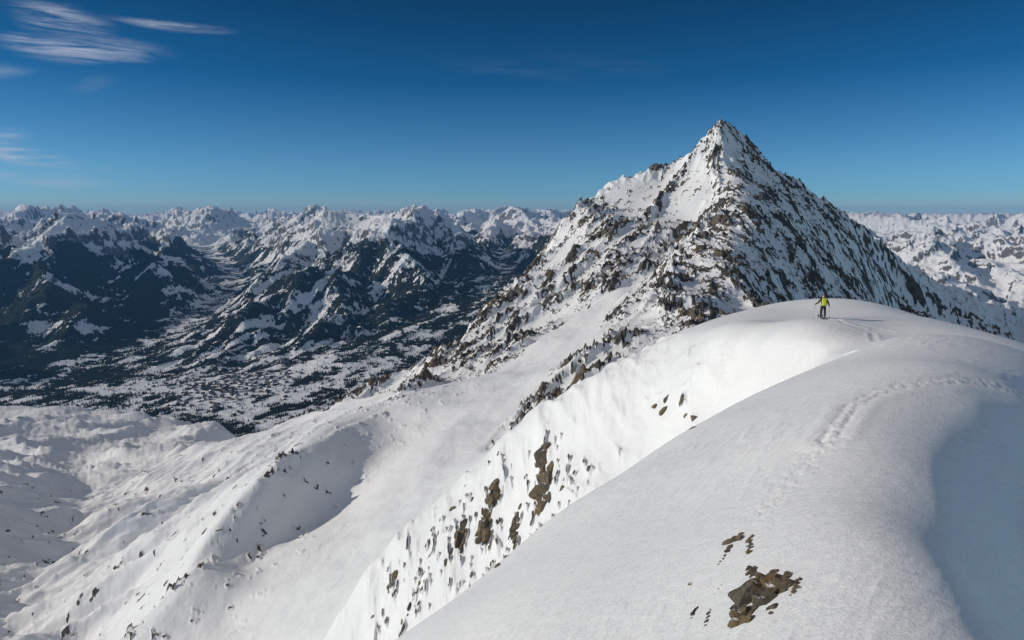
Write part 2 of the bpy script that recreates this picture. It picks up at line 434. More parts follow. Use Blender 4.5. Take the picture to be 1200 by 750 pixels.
# ------------------------------------------------------------------ build near ridge
def build_near():
    na, nr = int(1250 * Q), int(900 * Q)
    X, Y = polar(R(-56), R(56), 6.0, 118.0, na, nr)
    Z = near_detail(X, Y)
    # rock shows through only where the band below the bowl is steep
    gzx = np.gradient(near_base.z, _gd, axis=1); gzy = np.gradient(near_base.z, _gd, axis=0)
    near_slope = Grid(_gx0, _gy0, _gd, np.hypot(gzx, gzy))
    sl_ = near_slope(X, Y)
    band_ln = [P(660, 560, 61), P(560, 610, 68), P(470, 690, 74)]
    bd, _ = pt_line_dist(X, Y, band_ln)
    pn = ridged(X * .30 + Y * .05, Y * .08, 4, 61) * .5 + fbm(X * .8, Y * .5, 3, 66) * .35
    rock = np.clip((pn - .62) * 2.2, -1, 1) * sstep(bd, 8.5, 3.5) * .8
    b2, _ = pt_line_dist(X, Y, [P(770, 470, 62), P(800, 485, 58), P(740, 500, 61)])
    rock = np.maximum(rock, np.clip((pn - .62) * 2.2, -1, 1) * sstep(b2, 3.2, 1.0))
    stre = ridged(X * .9, Y * .28 + X * .1, 4, 68, .6) * .6 + fbm(X * 2.2, Y * 1.1, 3, 69, .6) * .5
    for (u, v, rad) in ((583, 300, 2.3), (580, 385, 2.1), (450, 360, 2.0), (431, 450, 2.2), (364, 480, 2.3), (510, 465, 1.8), (180, 600, 1.6), (250, 610, 1.6), (638, 330, 1.3), (160, 680, 1.4), (290, 490, 1.4), (330, 525, 1.2), (455, 545, 1.3)):
        c_ = hit(380 + u / 2.274, 420 + v / 2.274, near_base)
        dd = np.sqrt((X - c_[0]) ** 2 + ((Y - c_[1]) * .5) ** 2 + ((near_base(X, Y) - c_[2]) * .45) ** 2) / rad
        rock = np.maximum(rock, np.clip((stre - .42 - .55 * dd) * 2.4, 0, 1))
    rock = np.maximum(rock, 0)
    Z = Z + np.clip(rock, 0, .6) * 1.0
    ridge = grid_mesh('snow_ridge', X, Y, Z, M_SNOW, {'rock': rock})
    tag(ridge, 'rounded wind-packed snow ridge with ski tracks under the skier', 'snow ridge', kind='structure')
if 'n' in BUILD: build_near()

# ------------------------------------------------------------------ 2. the peak, its basin and the plateau
PEAK = [P(*a) for a in ((850, 117, 620), (845, 178, 592), (838, 215, 560), (832, 250, 520), (815, 272, 495), (800, 290, 470), (785, 312, 440), (770, 345, 390), (776, 370, 345), (800, 378, 300), (850, 385, 230))] + [(38, 118, -36)]
LRIDGE = [P(*a) for a in ((850, 117, 620), (830, 148, 622), (805, 172, 625), (780, 196, 628), (745, 195, 632), (720, 197, 635), (700, 216, 625), (680, 235, 615), (660, 254, 605), (640, 285, 590), (600, 330, 555), (560, 370, 520), (520, 410, 480), (495, 432, 455), (478, 446, 435))]
SHOULDER = [P(*a) for a in ((478, 446, 435), (440, 457, 455), (400, 470, 490), (360, 487, 550), (330, 500, 620))]
RRIDGE = [P(*a) for a in ((850, 117, 620), (870, 153, 625), (880, 165, 628), (900, 185, 634), (930, 205, 642), (960, 228, 652), (985, 243, 660), (1010, 258, 666), (1040, 283, 675), (1065, 305, 685), (1100, 325, 700), (1150, 345, 720), (1200, 355, 740), (1300, 390, 760), (1450, 430, 780))]
ARETE = [P(*a) for a in ((489, 457, 352), (455, 468, 338), (425, 478, 325), (380, 492, 300), (340, 520, 275), (310, 550, 252), (270, 590, 234), (240, 625, 221), (215, 650, 212), (180, 690, 203), (130, 745, 192), (90, 800, 182))]
MID = [PEAK, LRIDGE, SHOULDER, RRIDGE, ARETE]
MID.append([P(*a) for a in ((478, 446, 435), (489, 457, 352))])
single = [P(*a) for a in (
    # apron and basin
    (822, 262, 545), (790, 292, 505), (760, 312, 475), (730, 345, 440), (700, 377, 408), (670, 405, 375), (640, 430, 350), (600, 455, 320), (560, 480, 300), (520, 500, 285),
    (600, 500, 265), (640, 470, 275), (560, 540, 230), (480, 560, 240), (400, 626, 221), (300, 690, 203), (230, 748, 190), (500, 620, 180), (400, 690, 175), (300, 750, 172),
    (500, 700, 110), (400, 745, 130), (560, 560, 155), (620, 500, 190), (660, 460, 250), (700, 430, 255), (740, 400, 280), (700, 450, 200), (760, 410, 230),
    # left face of the peak
    (640, 400, 400), (600, 420, 400), (560, 440, 395), (690, 330, 480), (650, 330, 520), (740, 280, 525), (700, 270, 560), (780, 240, 575), (820, 200, 590), (740, 235, 595), (600, 380, 470), (550, 410, 450), (505, 445, 420),
    # far right flank
    (1100, 370, 640), (1200, 400, 690), (1150, 372, 672), (1050, 345, 640), (1050, 420, 540), (1200, 440, 660), (1200, 480, 480), (1300, 460, 600),
    # ground beyond the arete
    (400, 485, 395), (340, 510, 390), (290, 530, 400), (250, 560, 390), (215, 600, 330), (150, 690, 285), (270, 520, 520), (100, 745, 270),
    # plateau
    (0, 474, 1000), (-150, 472, 1000), (100, 476, 960), (200, 489, 900), (270, 497, 800), (100, 520, 760), (0, 520, 720), (200, 530, 640), (100, 560, 590), (0, 560, 540), (200, 580, 450), (100, 600, 500), (0, 620, 425), (100, 650, 415), (0, 680, 350), (0, 750, 298), (40, 720, 322), (-150, 600, 390), (-150, 750, 270), (60, 620, 460))]
def on_face(u, v):
    # shaded face: the plane through summit, rib foot and right shoulder
    a, b = ray(u, v); y = -250.0 / (b + .82 * a - .79)
    return (a * y, y, b * y)
MID += [[p] for p in single]
def under(p, d): return (p[0], p[1], p[2] - d)
MID += [[under(on_face(*p), 7 if p in ((880, 250), (850, 330), (850, 290), (860, 260), (830, 345), (870, 200)) else 0)] for p in ((880, 250), (900, 300), (950, 300), (1000, 340), (900, 350), (850, 330), (850, 290), (1000, 285), (930, 245), (950, 380), (870, 200), (860, 260), (830, 345), (815, 320), (1000, 390))]
MID.append([P(*a) for a in ((460, 535, 292), (430, 560, 275), (395, 600, 262), (350, 624, 250), (315, 643, 240), (260, 675, 226), (225, 695, 217), (180, 728, 210), (140, 775, 200))])
MID += [[p] for p in ((0, 60, -66), (20, 60, -52), (40, 60, -50), (10, 20, -45), (-30, 60, -96), (60, 60, -62), (-45, 95, -101), (-60, 80, -104), (-15, 110, -67), (5, 100, -58), (20, 100, -48), (30, 100, -42),
        (60, 100, -60), (120, 150, -80), (200, 200, -90), (110, 230, -62), (280, 300, -105),
        (250, 800, -120), (100, 800, -120), (0, 720, -165), (-70, 620, -190), (-90, 560, -170), (-150, 700, -230), (400, 900, -170), (650, 900, -260), (900, 950, -330), (-300, 800, -275),
        (-760, 1300, -620), (-450, 1250, -600), (-150, 1100, -480), (150, 1200, -480), (-1500, 1000, -420), (-1500, 1500, -900), (-2000, 1700, -1350), (-1000, 1800, -1300), (0, 1700, -1250), (1000, 1700, -1300), (2000, 1700, -1300), (1500, 900, -560), (700, 1100, -520),
        (-1000, 200, -260), (-600, 60, -240), (600, 100, -220), (1000, 300, -380), (-300, 60, -205), (-180, 110, -160), (-120, 60, -135), (150, 60, -105), (1500, 100, -500), (-1700, 60, -300), (1700, -100, -600), (-1700, -100, -300), (0, -100, -80))]
_md = 4.0
mz = tin(MID, -1720, 1720, -40, 1720, _md)
mid_base = Grid(-1720, -40, _md, blur(mz, 1.3))
mid_soft = Grid(-1720, -40, _md, blur(mz, 6.0))

def mid_height(x, y):
    z = mid_base(x, y)
    # region weights
    dr, sr = pt_line_dist(x, y, PEAK)
    dl, _ = pt_line_dist(x, y, LRIDGE); da, sa = pt_line_dist(x, y, ARETE); drr, _ = pt_line_dist(x, y, RRIDGE)
    right = (sr > 0)                       # shaded side of the central rib (PEAK runs towards the camera)
    behind = sstep(y, 640, 700)
    plat = plateau_side(x, y)
    # fall-line aligned coordinates
    ca, sa_ = math.cos(R(38)), math.sin(R(38))
    xl, yl = x * ca + y * sa_, -x * sa_ + y * ca          # left face: strikes run away up-right
    cb, sb = math.cos(R(-42)), math.sin(R(-42))
    xr, yr = x * cb + y * sb, -x * sb + y * cb
    nl = ridged(xl * .012, yl * .034, 5, 101, .55); nr_ = ridged(xr * .014, yr * .024, 5, 131, .58)
    w = sstep(np.where(right, dr, -dr), -10, 10)
    big = nl * (1 - w) + nr_ * w
    # how rocky: high on the left face near its ridge, on the rib, on the whole right face; none on the apron
    apron_d, _ = pt_line_dist(x, y, APRON)
    rib = sstep(dr, 46, 10)
    ap_w = 1 - .72 * sstep(y, 390, 470)
    leftf = sstep(apron_d, 24 * ap_w, 58 * ap_w) * (1 - plat) * sstep(y, 330, 400)
    rightf = np.where(right, 1.0, 0.0) * sstep(y, 180, 300)
    foot = sstep(pt_line_dist(x, y, FOOT)[0], 40, 14)
    knoll = sstep(pt_line_dist(x, y, ARETE[:6])[0], 12, 4) * .42
    knoll = np.maximum(knoll, sstep(pt_line_dist(x, y, ARETE[4:])[0], 13, 3) * .46)
    rk = np.maximum.reduce([rib * .84, leftf * .96, rightf * .95, foot * .9, knoll])
    rk = np.clip(rk, 0, 1.1) * sstep(x - y * .0, -900, -200) * (1 - plat * .93)
    z = z + (big - .95) * np.where(right, 3.4, 5.5) * rk * sstep(rk, .2, .6)
    # craggy steps
    xs = np.where(right, xr, xl); ys = np.where(right, yr, yl)
    wq = fbm(x * .02, y * .02, 2, 149) * 9
    n1 = fbm((xs + wq) * np.where(right, .070, .064), (ys - wq) * np.where(right, .10, .135), 5, 151, .66)
    n2 = ridged(xs * .18, ys * .34, 4, 171, .62)
    cr = n1 * .62 + (n2 - .9) * .50 + (big - .95) * np.where(right, .24, .45)
    dens = rk * 0.66 + np.where(right, .10, .0) * rk + sstep(dr, 20, 5) * .10 * sstep(y, 330, 350) * sstep(y, 580, 530)
    thr = 0.60 - dens
    rock = sstep(cr, thr - .10, thr + .22) * sstep(rk, .12, .4)
    crag = np.clip(cr - thr, 0, .8)
    z = z + rock * (.5 + 2.2 * crag) + rock * (ridged(x * .16, y * .16, 4, 191, .6) - .9) * 1.7
    # jagged crest lines
    crest = np.minimum.reduce([dr, dl, drr])
    z = z + sstep(crest, 18, 0) * (ridged(x * .045, y * .045, 4, 211, .6) - .75) * 3.2 * sstep(y, 300, 420)
    # soft snow relief
    apr = (1 - rk) * (1 - plat)
    z = z + apr * (fbm(x * .018, y * .018, 4, 231) * 1.5 + fbm(x * .09, y * .09, 4, 236) * .30) * sstep(y, 90, 160)
    # plateau: drumlins, gullies and drifts
    c2, s2 = math.cos(R(14)), math.sin(R(14))
    xp, yp = x * c2 + y * s2, -x * s2 + y * c2
    wx = fbm(x * .004, y * .004, 2, 251) * 30
    pl = ridged((xp + wx) * .0062, (yp + wx) * .0195, 4, 261, .38) * 10.5 + fbm(xp * .014, yp * .050, 5, 271, .54) * 5.5
    z = z + plat * (pl - 10.5) * sstep(y, 1050, 850) * (.25 + .75 * sstep(plateau_sign(x, y), 15, 110))
    fl = plat * sstep(da, 150, 40)
    z = z - fl * ridged((x * .5 - y * .85) * .03, (x + y) * .004, 4, 281) * 3.0 * sstep(da, 6, 25)
    specks = sstep(fbm(x * .16, y * .16, 3, 291, .7), .62, .85) * .8 * np.maximum(plat * .75, sstep(da, 60, 15) * .8)
    rock = np.maximum(rock, specks)
    rock = np.where(behind > .5, rock * .5, rock)
    z = z + specks * .9
    return z, rock
APRON = [P(*a) for a in ( (730, 345, 440), (700, 377, 408), (670, 405, 375), (630, 437, 345), (590, 465, 312), (530, 520, 265), (450, 590, 228), (350, 680, 195), (250, 760, 180))]
FOOT = [P(*a) for a in ((775, 370, 342), (740, 385, 320), (710, 415, 290), (680, 440, 265), (655, 462, 250))]
_pl_line = [(-70, 120)] + [(p[0], p[1]) for p in ARETE[::-1]] + [(p[0], p[1]) for p in SHOULDER]
_pl_line += [(-230, 760), (-150, 1100), (0, 1700)]
def plateau_sign(x, y):
    d, s = pt_line_dist(x, y, _pl_line)
    return d * s
def plateau_side(x, y): return sstep(plateau_sign(x, y), 0, 22)

def build_mid():
    na, nr = int(1250 * Q), int(950 * Q)
    A = np.linspace(R(-50), R(50), na)
    rr = np.concatenate([np.geomspace(82, 400, int(nr * .42), endpoint=False), np.linspace(400, 680, int(nr * .40), endpoint=False), np.geomspace(680, 1690, nr - int(nr * .42) - int(nr * .40))])
    AA, RR = np.meshgrid(A, rr); X, Y = np.sin(AA) * RR, np.cos(AA) * RR
    Z, rock = mid_height(X, Y)
    ps = plateau_sign(X, Y)
    pc = .25 * (ps[:-1, :-1] + ps[1:, :-1] + ps[:-1, 1:] + ps[1:, 1:])
    peak_o = grid_mesh('mountain', X, Y, Z, M_MOUNT, {'rock': rock}, keep=pc <= 0)
    tag(peak_o, 'pyramid-shaped snowy mountain with dark crags and its snow basin', 'mountain', kind='structure')
    plat_o = grid_mesh('terrain', X, Y, Z, M_MOUNT, {'rock': rock}, keep=pc > 0)
    tag(plat_o, 'undulating snow plateau below the rocky crest, above the valley', 'plateau', kind='structure')
if 'm' in BUILD: build_mid()

# ------------------------------------------------------------------ 3. valley and distant ranges
def L(*a): return [tuple(p) for p in a]
FARL = [
    # valley floors
    L((-3900, 1800, -1180), (-3500, 4000, -1140), (-3250, 5000, -1120), (-3050, 5650, -1085), (-3120, 6950, -1000), (-3330, 8470, -900), (-4830, 11600, -780), (-6500, 14500, -600)),
    L((-3400, 4500, -1130), (-2600, 4500, -1115), (-1800, 4300, -1100), (-1030, 4540, -1050), (-450, 6000, -850), (-100, 8000, -650), (-200, 9800, -480)),
    L((1500, 2500, -950), (3500, 5000, -850), (7500, 6500, -750), (13900, 8000, -700)),
    L((-5200, 9300, -600), (-7500, 9500, -350)),
    # crests
    L((-1500, 11000, 130), (-935, 8500, 60), (-1570, 7300, -470), (-1700, 6000, -850), (-1900, 5000, -1055)),
    L((-935, 8500, 60), (-1500, 9000, 0), (-2300, 9500, 20)), L((-2300, 9500, 20), (-2700, 8200, -500)), L((-1500, 11000, 130), (-3500, 12500, 190), (-4300, 13800, 290), (-5200, 16500, 320)),
    L((-9000, 7300, 120), (-7500, 7300, 60), (-6500, 7500, -60), (-4600, 7600, -160), (-4000, 7900, -400), (-3550, 8200, -720)), L((-4600, 7600, -160), (-4200, 6400, -700)), L((-5600, 7500, -130), (-5000, 6000, -650)),
    L((-9500, 12500, 150), (-7500, 12400, 120), (-6200, 10600, -20), (-5000, 10600, -420)), L((-7500, 12400, 120), (-8000, 15500, 230), (-8000, 19000, 300)),
    L((-6800, 3200, 150), (-6500, 4500, 260), (-6700, 5500, 280), (-7200, 6500, 200), (-7500, 7300, 60)),
    L((600, 7500, -420), (900, 9000, -60), (1500, 10500, 120), (1200, 13000, 230), (-500, 15500, 300), (-4300, 13800, 290)),
    L((900, 9000, -60), (3000, 9300, -80), (4500, 12000, 40), (1500, 10500, 120)),
    L((4500, 12000, 40), (6500, 13500, 60), (8000, 13800, 30), (9660, 14200, 100), (11500, 13500, 80), (14000, 13500, 60)), L((9660, 14200, 100), (9300, 11500, -210)), L((6500, 13500, 60), (6900, 10500, -200)),
    L((5200, 8600, -330), (5900, 10600, -160), (4500, 12000, 40)), L((8500, 9300, -330), (8600, 11000, -230)), L((12000, 10500, -130), (11500, 13500, 80)),
    L((4600, 7200, -560), (5200, 8600, -330)), L((7000, 8200, -470), (6900, 10500, -200))]
FARL += [[p] for p in ((-2300, 4900, -1105), (-2500, 5600, -950), (-2300, 6600, -700), (-1500, 2000, -1150), (0, 2000, -1050), (-800, 3200, -1100), (700, 3500, -800), (-2500, 3000, -1160), (-500, 5000, -1000), (400, 5200, -800), (1500, 6000, -600), (3000, 6800, -600),
    (-14000, 1500, -800), (-14000, 8000, 0), (-14000, 14000, 100), (-14000, 20500, 200), (14000, 1500, -700), (14000, 5000, -600), (14000, 20500, 100), (0, 1500, -1100), (-5000, 1500, -1000), (5000, 1500, -900), (-8000, 20500, 260), (-4000, 20500, 280), (0, 20500, 280), (4000, 20500, 200), (8000, 20500, 160), (3000, 16500, 250), (8000, 17000, 100), (-2500, 17500, 100), (-6600, 17000, -100), (6000, 3500, -850), (10000, 4500, -700))]
FD = 44.0
FX0, FX1, FY0, FY1 = -14000, 14000, 1500, 20500
T = blur(tin(FARL, FX0, FX1, FY0, FY1, FD), 3.0)
def resample(z, ny, nx):
    yy = np.linspace(0, z.shape[0] - 1, ny); xx = np.linspace(0, z.shape[1] - 1, nx)
    iy = np.minimum(yy.astype(int), z.shape[0] - 2); ix = np.minimum(xx.astype(int), z.shape[1] - 2); ty = (yy - iy)[:, None]; tx = (xx - ix)[None]
    return (z[iy][:, ix] * (1 - ty) + z[iy + 1][:, ix] * ty) * (1 - tx) + (z[iy][:, ix + 1] * (1 - ty) + z[iy + 1][:, ix + 1] * ty) * tx
def erode(h, up, fixed, d, steps, kf, dt=1.0, talus=.66):
    """stream-power incision with talus creep: gives branching ridges and gullies"""
    ny, nx = h.shape; n = ny * nx
    offs = [(-1, 0, 1.), (1, 0, 1.), (0, -1, 1.), (0, 1, 1.), (-1, -1, 1.414), (-1, 1, 1.414), (1, -1, 1.414), (1, 1, 1.414)]
    ids = np.arange(n).reshape(ny, nx); fx = fixed.ravel()
    for s in range(steps):
        hp = np.pad(h, 1, constant_values=1e9); ip = np.pad(ids, 1, mode='edge')
        best = np.zeros((ny, nx)); rec = ids.copy(); rd = np.ones((ny, nx))
        for dy, dx, l in offs:
            nb = hp[1 + dy:1 + dy + ny, 1 + dx:1 + dx + nx]; g = (h - nb) / (l * d)
            m = g > best; best = np.where(m, g, best); rec = np.where(m, ip[1 + dy:1 + dy + ny, 1 + dx:1 + dx + nx], rec); rd = np.where(m, l * d, rd)
        rec = rec.ravel(); order = np.argsort(h.ravel(), kind='stable')
        acc = [d * d] * n; rl = rec.tolist(); ol = order.tolist()
        for i in reversed(ol):
            r = rl[i]
            if r != i: acc[r] += acc[i]
        F = (kf * dt * np.array(acc) ** .45 / rd.ravel()); F[rec == np.arange(n)] = 0; F[fx] = 0
        hn = (h + np.where(fixed, 0, up) * dt).ravel().tolist(); Fl = F.tolist()
        for i in ol:
            r = rl[i]
            if r != i: hn[i] = (hn[i] + Fl[i] * hn[r]) / (1 + Fl[i]) if hn[i] > hn[r] else hn[i]
        h = np.array(hn).reshape(ny, nx)
        # talus: relax slopes steeper than the limit
        for _ in range(2):
            for ax in (0, 1):
                df = np.diff(h, axis=ax); ex = np.sign(df) * np.maximum(np.abs(df) - talus * d, 0) * .25
                pl_ = [slice(None)] * 2; pm = [slice(None)] * 2; pl_[ax] = slice(0, -1); pm[ax] = slice(1, None)
                h[tuple(pl_)] += ex; h[tuple(pm)] -= ex
    return h
ny, nx = T.shape
Tm = T
lv = []
h = None
for k, (fac, steps) in enumerate(((4, 130), (2, 45), (1, 16))):
    ny_, nx_ = (ny - 1) // fac + 1, (nx - 1) // fac + 1
    t_ = resample(T, ny_, nx_); d = FD * fac
    gx_, gy_ = np.meshgrid(np.linspace(FX0, FX1, nx_), np.linspace(FY0, FY1, ny_))
    fixed = np.zeros((ny_, nx_), bool); fixed[0] = fixed[-1] = True; fixed[:, 0] = fixed[:, -1] = True
    for ln in FARL[:4]:
        dd, _ = pt_line_dist(gx_, gy_, ln); fixed |= dd < d * .75
    up = np.clip((t_ + 1150) / 1300, .05, 1.2) * 26
    nz = fbm(gx_ * .0011, gy_ * .0011, 4, 401 + k) * 60
    h = t_ * .6 - 450 + nz if h is None else resample(h, ny_, nx_) + fbm(gx_ * .004, gy_ * .004, 3, 431 + k) * (10 if k == 1 else 5)
    h = np.where(fixed, t_, h)
    h = erode(h, up, fixed, d, steps, .11 * np.exp(fbm(gx_ * .0016, gy_ * .0016, 3, 461) * .7).ravel())
# lift the eroded relief on to the surveyed crests and floors
gx_, gy_ = np.meshgrid(np.linspace(FX0, FX1, nx), np.linspace(FY0, FY1, ny))
rel = h - blur(h, 14)
FARZ = T * .5 + blur(T, 11) * .5 + np.clip(rel, -420, 520) * np.where(gx_ > 3500, .75, .85)
_loc = blur(FARZ, 12) + 330
_exc = blur(np.maximum(0, _loc - np.where(gx_ > 3000, -150, np.where(gx_ < -3900, -110, -10))), 6)
FARZ = FARZ - _exc * .9
vd = np.minimum.reduce([pt_line_dist(gx_, gy_, ln)[0] for ln in FARL[:2]])
FARZ = FARZ * sstep(vd, 0, 700) + (1 - sstep(vd, 0, 700)) * (T + (FARZ - T) * .10)
far_base = Grid(FX0, FY0, FD, FARZ)
gyy, gxx = np.gradient(blur(FARZ, 1.2), FD)
far_slope = Grid(FX0, FY0, FD, np.hypot(gxx, gyy))

def far_height(x, y, fine=True):
    r = np.hypot(x, y)
    rg = sstep(x, 1500, 4500)
    inside = sstep(y, 17800 - 1600 * rg, 15200 - 1300 * rg) * sstep(np.abs(x), 13800, 12800)
    zi = far_base(np.clip(x, FX0 + 100, FX1 - 100), np.clip(y, FY0 + 100, FY1 - 100))
    wx = fbm(x * .00012, y * .00012, 3, 501) * 2500
    zo = -700 + ridged((x + wx) * .00016, (y - wx) * .00016, 6, 511, .52) * 640 + fbm(x * .00005, y * .00005, 2, 521) * 130
    zo = np.minimum(zo, 120 + r * .0075 + (zo - 120 - r * .0075) * .25)
    zo = zo - 190 * rg
    z = zi * inside + zo * (1 - inside)
    pd = np.hypot((x - 8830) * .85, y - 12800) * (1 + .25 * np.sin(np.arctan2(y - 12800, x - 8830) * 5 + .6))
    z = z + np.maximum(0, 450 - .66 * pd)
    sp = far_slope(np.clip(x, FX0 + 100, FX1 - 100), np.clip(y, FY0 + 100, FY1 - 100))
    rough = sstep(sp, .10, .5) * inside + (1 - inside) * .8
    wx2 = fbm(x * .002, y * .002, 2, 531) * 60
    z = z + (ridged((x + wx2) * .0026, (y + wx2) * .0026, 6, 541, .55) - .9) * rough * (34 + 22 * sstep(z, -600, -250) + 8 * sstep(x, 2500, 4500) + 26 * sstep(x, -3200, -4200) * sstep(z, -520, -330))
    z = z + (ridged((x - wx2) * .0085, (y + wx2) * .0085, 4, 561, .55) - .9) * rough * 15 * sstep(z, -650, -350)
    z = z + fbm(x * .011, y * .011, 4, 551, .6) * 9 * (rough * .8 + .2)
    return z, sp

def forest_mask(x, y, z, sp):
    line = -330 + fbm(x * .0009, y * .0009, 4, 601, .6) * 170
    f = sstep(z, line + 110, line - 90)
    # clearings and meadow strips slanting along the spur
    c, s_ = math.cos(R(62)), math.sin(R(62))
    xr, yr = x * c + y * s_, -x * s_ + y * c
    cl = fbm(xr * .0016, yr * .0065, 5, 621, .7)
    sun_slope = sstep(x + (y - 6000) * .30, -3300, -2700) * sstep(x + (y - 6000) * .38, -1150, -1750)
    f = f - sun_slope * sstep(cl, -.14, .26) * .88
    f = f - (1 - sun_slope) * sstep(fbm(xr * .002, yr * .004, 5, 631, .74), .20, .62) * .75
    d2 = np.hypot((x + 1750) / 1.25, y - 4350)
    f = f - sstep(d2, 1150, 500) * sstep(fbm(x * .004, y * .006, 5, 641, .78), -.1, .4) * .75
    vdl = np.minimum.reduce([pt_line_dist(x, y, ln)[0] for ln in FARL[:2]])
    f = f - sstep(vdl, 240, 60) * sstep(fbm(x * .003, y * .003, 5, 651, .78), -.05, .45) * .75
    f = f - sstep(fbm(x * .010, y * .016, 4, 661, .72), .30, .62) * .62 * (.40 + .60 * sstep(x, -3600, -2700))
    return np.clip(f, 0, 1) * sstep(x, 2500, 1500) * sstep(y, 16000, 12000)

def build_far():
    na = int(1350 * Q)
    A = np.linspace(R(-47), R(47), na)
    rr = np.concatenate([np.geomspace(1500, 3300, int(70 * Q), endpoint=False), np.geomspace(3300, 9800, int(470 * Q), endpoint=False), np.geomspace(9800, 19000, int(260 * Q), endpoint=False), np.geomspace(19000, 55000, int(170 * Q))])
    AA, RR = np.meshgrid(A, rr); X, Y = np.sin(AA) * RR, np.cos(AA) * RR
    Z, SPL = far_height(X, Y)
    gr = np.gradient(Z, axis=0) / (np.gradient(RR, axis=0)); ga = np.gradient(Z, axis=1) / (np.gradient(AA, axis=1) * RR)
    slope = np.hypot(gr, ga)
    FO = forest_mask(X, Y, Z, SPL)
    rgt = sstep(X, 2500, 4500); RK = sstep(slope, 1.0 - .18 * rgt, 1.7 - .2 * rgt) * .64
    AC = .5 * (AA[:-1, :-1] + AA[1:, 1:]); RC = .5 * (RR[:-1, :-1] + RR[1:, 1:])
    k_h = RC > 19000; k_l = (~k_h) & (AC < R(12)); k_r = (~k_h) & (AC >= R(12))
    o = grid_mesh('valley', X, Y, Z, M_FAR, {'rock': RK, 'forest': FO}, keep=k_l)
    tag(o, 'deep forested alpine valley and snowy mountains around it', 'valley', kind='structure')
    o = grid_mesh('mountains', X, Y, Z, M_FAR, {'rock': RK, 'forest': FO}, keep=k_r)
    tag(o, 'bright glaciated snow range beyond the shaded mountain flank', 'snow range', kind='structure')
    o = grid_mesh('horizon', X, Y, Z, M_FAR, {'rock': RK, 'forest': FO}, keep=k_h)
    tag(o, 'most distant pale blue snowy ranges along the skyline', 'mountain range', kind='structure')
if 'f' in BUILD: build_far()

# ------------------------------------------------------------------ air
def build_haze():
    bm = bmesh.new(); bmesh.ops.create_cube(bm, size=1)
    me = bpy.data.meshes.new('haze'); bm.to_mesh(me); bm.free()
    o = bpy.data.objects.new('haze', me); COL.objects.link(o)
    o.scale = (116000, 116000, 4200); o.location = (0, 0, -1300)
    m = bpy.data.materials.new('haze_air'); m.use_nodes = True
    t = NT(m.node_tree); t.n.remove(t.n['Principled BSDF'])
    v = t.new('ShaderNodeVolumePrincipled'); v.inputs['Color'].default_value = (.18, .50, 1.0, 1); v.inputs['Density'].default_value = 2.0e-5
    t.l.new(v.outputs[0], t.n['Material Output'].inputs['Volume'])
    me.materials.append(m)
    tag(o, 'thin blue winter haze filling the valley air', 'haze', kind='stuff')
if 'h' in BUILD: build_haze()

# ------------------------------------------------------------------ 4. bare rock on the near slopes
def outcrop_mat():
    m, t, b = mat('outcrop_rock'); p = pos(t)
    col = rock_colour(t, p, 4.5)
    col = t.mix(.4, col, (.12, .095, .06)); col = t.mix(t.ramp(t.noise(p, 1.3, 6, .68, .5), .46, .60), col, (.20, .14, .075))
    col = t.mix(t.ramp(t.noise(p, 2.6, 5, .7), .56, .66), col, (.12, .115, .06))     # lichen
    g = t.new('ShaderNodeNewGeometry'); sp = t.new('ShaderNodeSeparateXYZ'); t.put(sp.inputs[0], g.outputs['Normal'])
    sn = t.ramp(t.math('ADD', t.math('MULTIPLY', sp.outputs[2], .5), t.noise(p, 2.6, 6, .68)), 1.03, 1.08)
    t.put(b.inputs['Base Color'], t.mix(sn, col, (.86, .87, .89)))
    b.inputs['Roughness'].default_value = .85; b.inputs['Specular IOR Level'].default_value = .2
    t.put(b.inputs['Normal'], t.bump(t.math('ADD', t.noise(p, 7, 7, .68), t.math('MULTIPLY', t.noise(t.mapping(p, (.5, .3, .6), (2, 2, 11)), 1.0, 5, .6), .9)), .95, .09))
    return m
M_OUT = outcrop_mat()
def plain(name, col, rough=.7, var=.25, sc=20, spec=.3, metal=0.0):
    m, t, b = mat(name); p = t.new('ShaderNodeTexCoord').outputs['Object']
    n = t.noise(p, sc, 4, .6)
    t.put(b.inputs['Base Color'], t.mix(n, tuple(c * (1 - var) for c in col), tuple(min(1, c * (1 + var)) for c in col)))
    b.inputs['Roughness'].default_value = rough; b.inputs['Specular IOR Level'].default_value = spec; b.inputs['Metallic'].default_value = metal
    return m

def nz1(x, y): return float(near_detail(np.array([float(x)]), np.array([float(y)]))[0])
def nnorm(x, y, e=.4):
    gx = (nz1(x + e, y) - nz1(x - e, y)) / (2 * e); gy = (nz1(x, y + e) - nz1(x, y - e)) / (2 * e)
    return Vector((-gx, -gy, 1)).normalized()

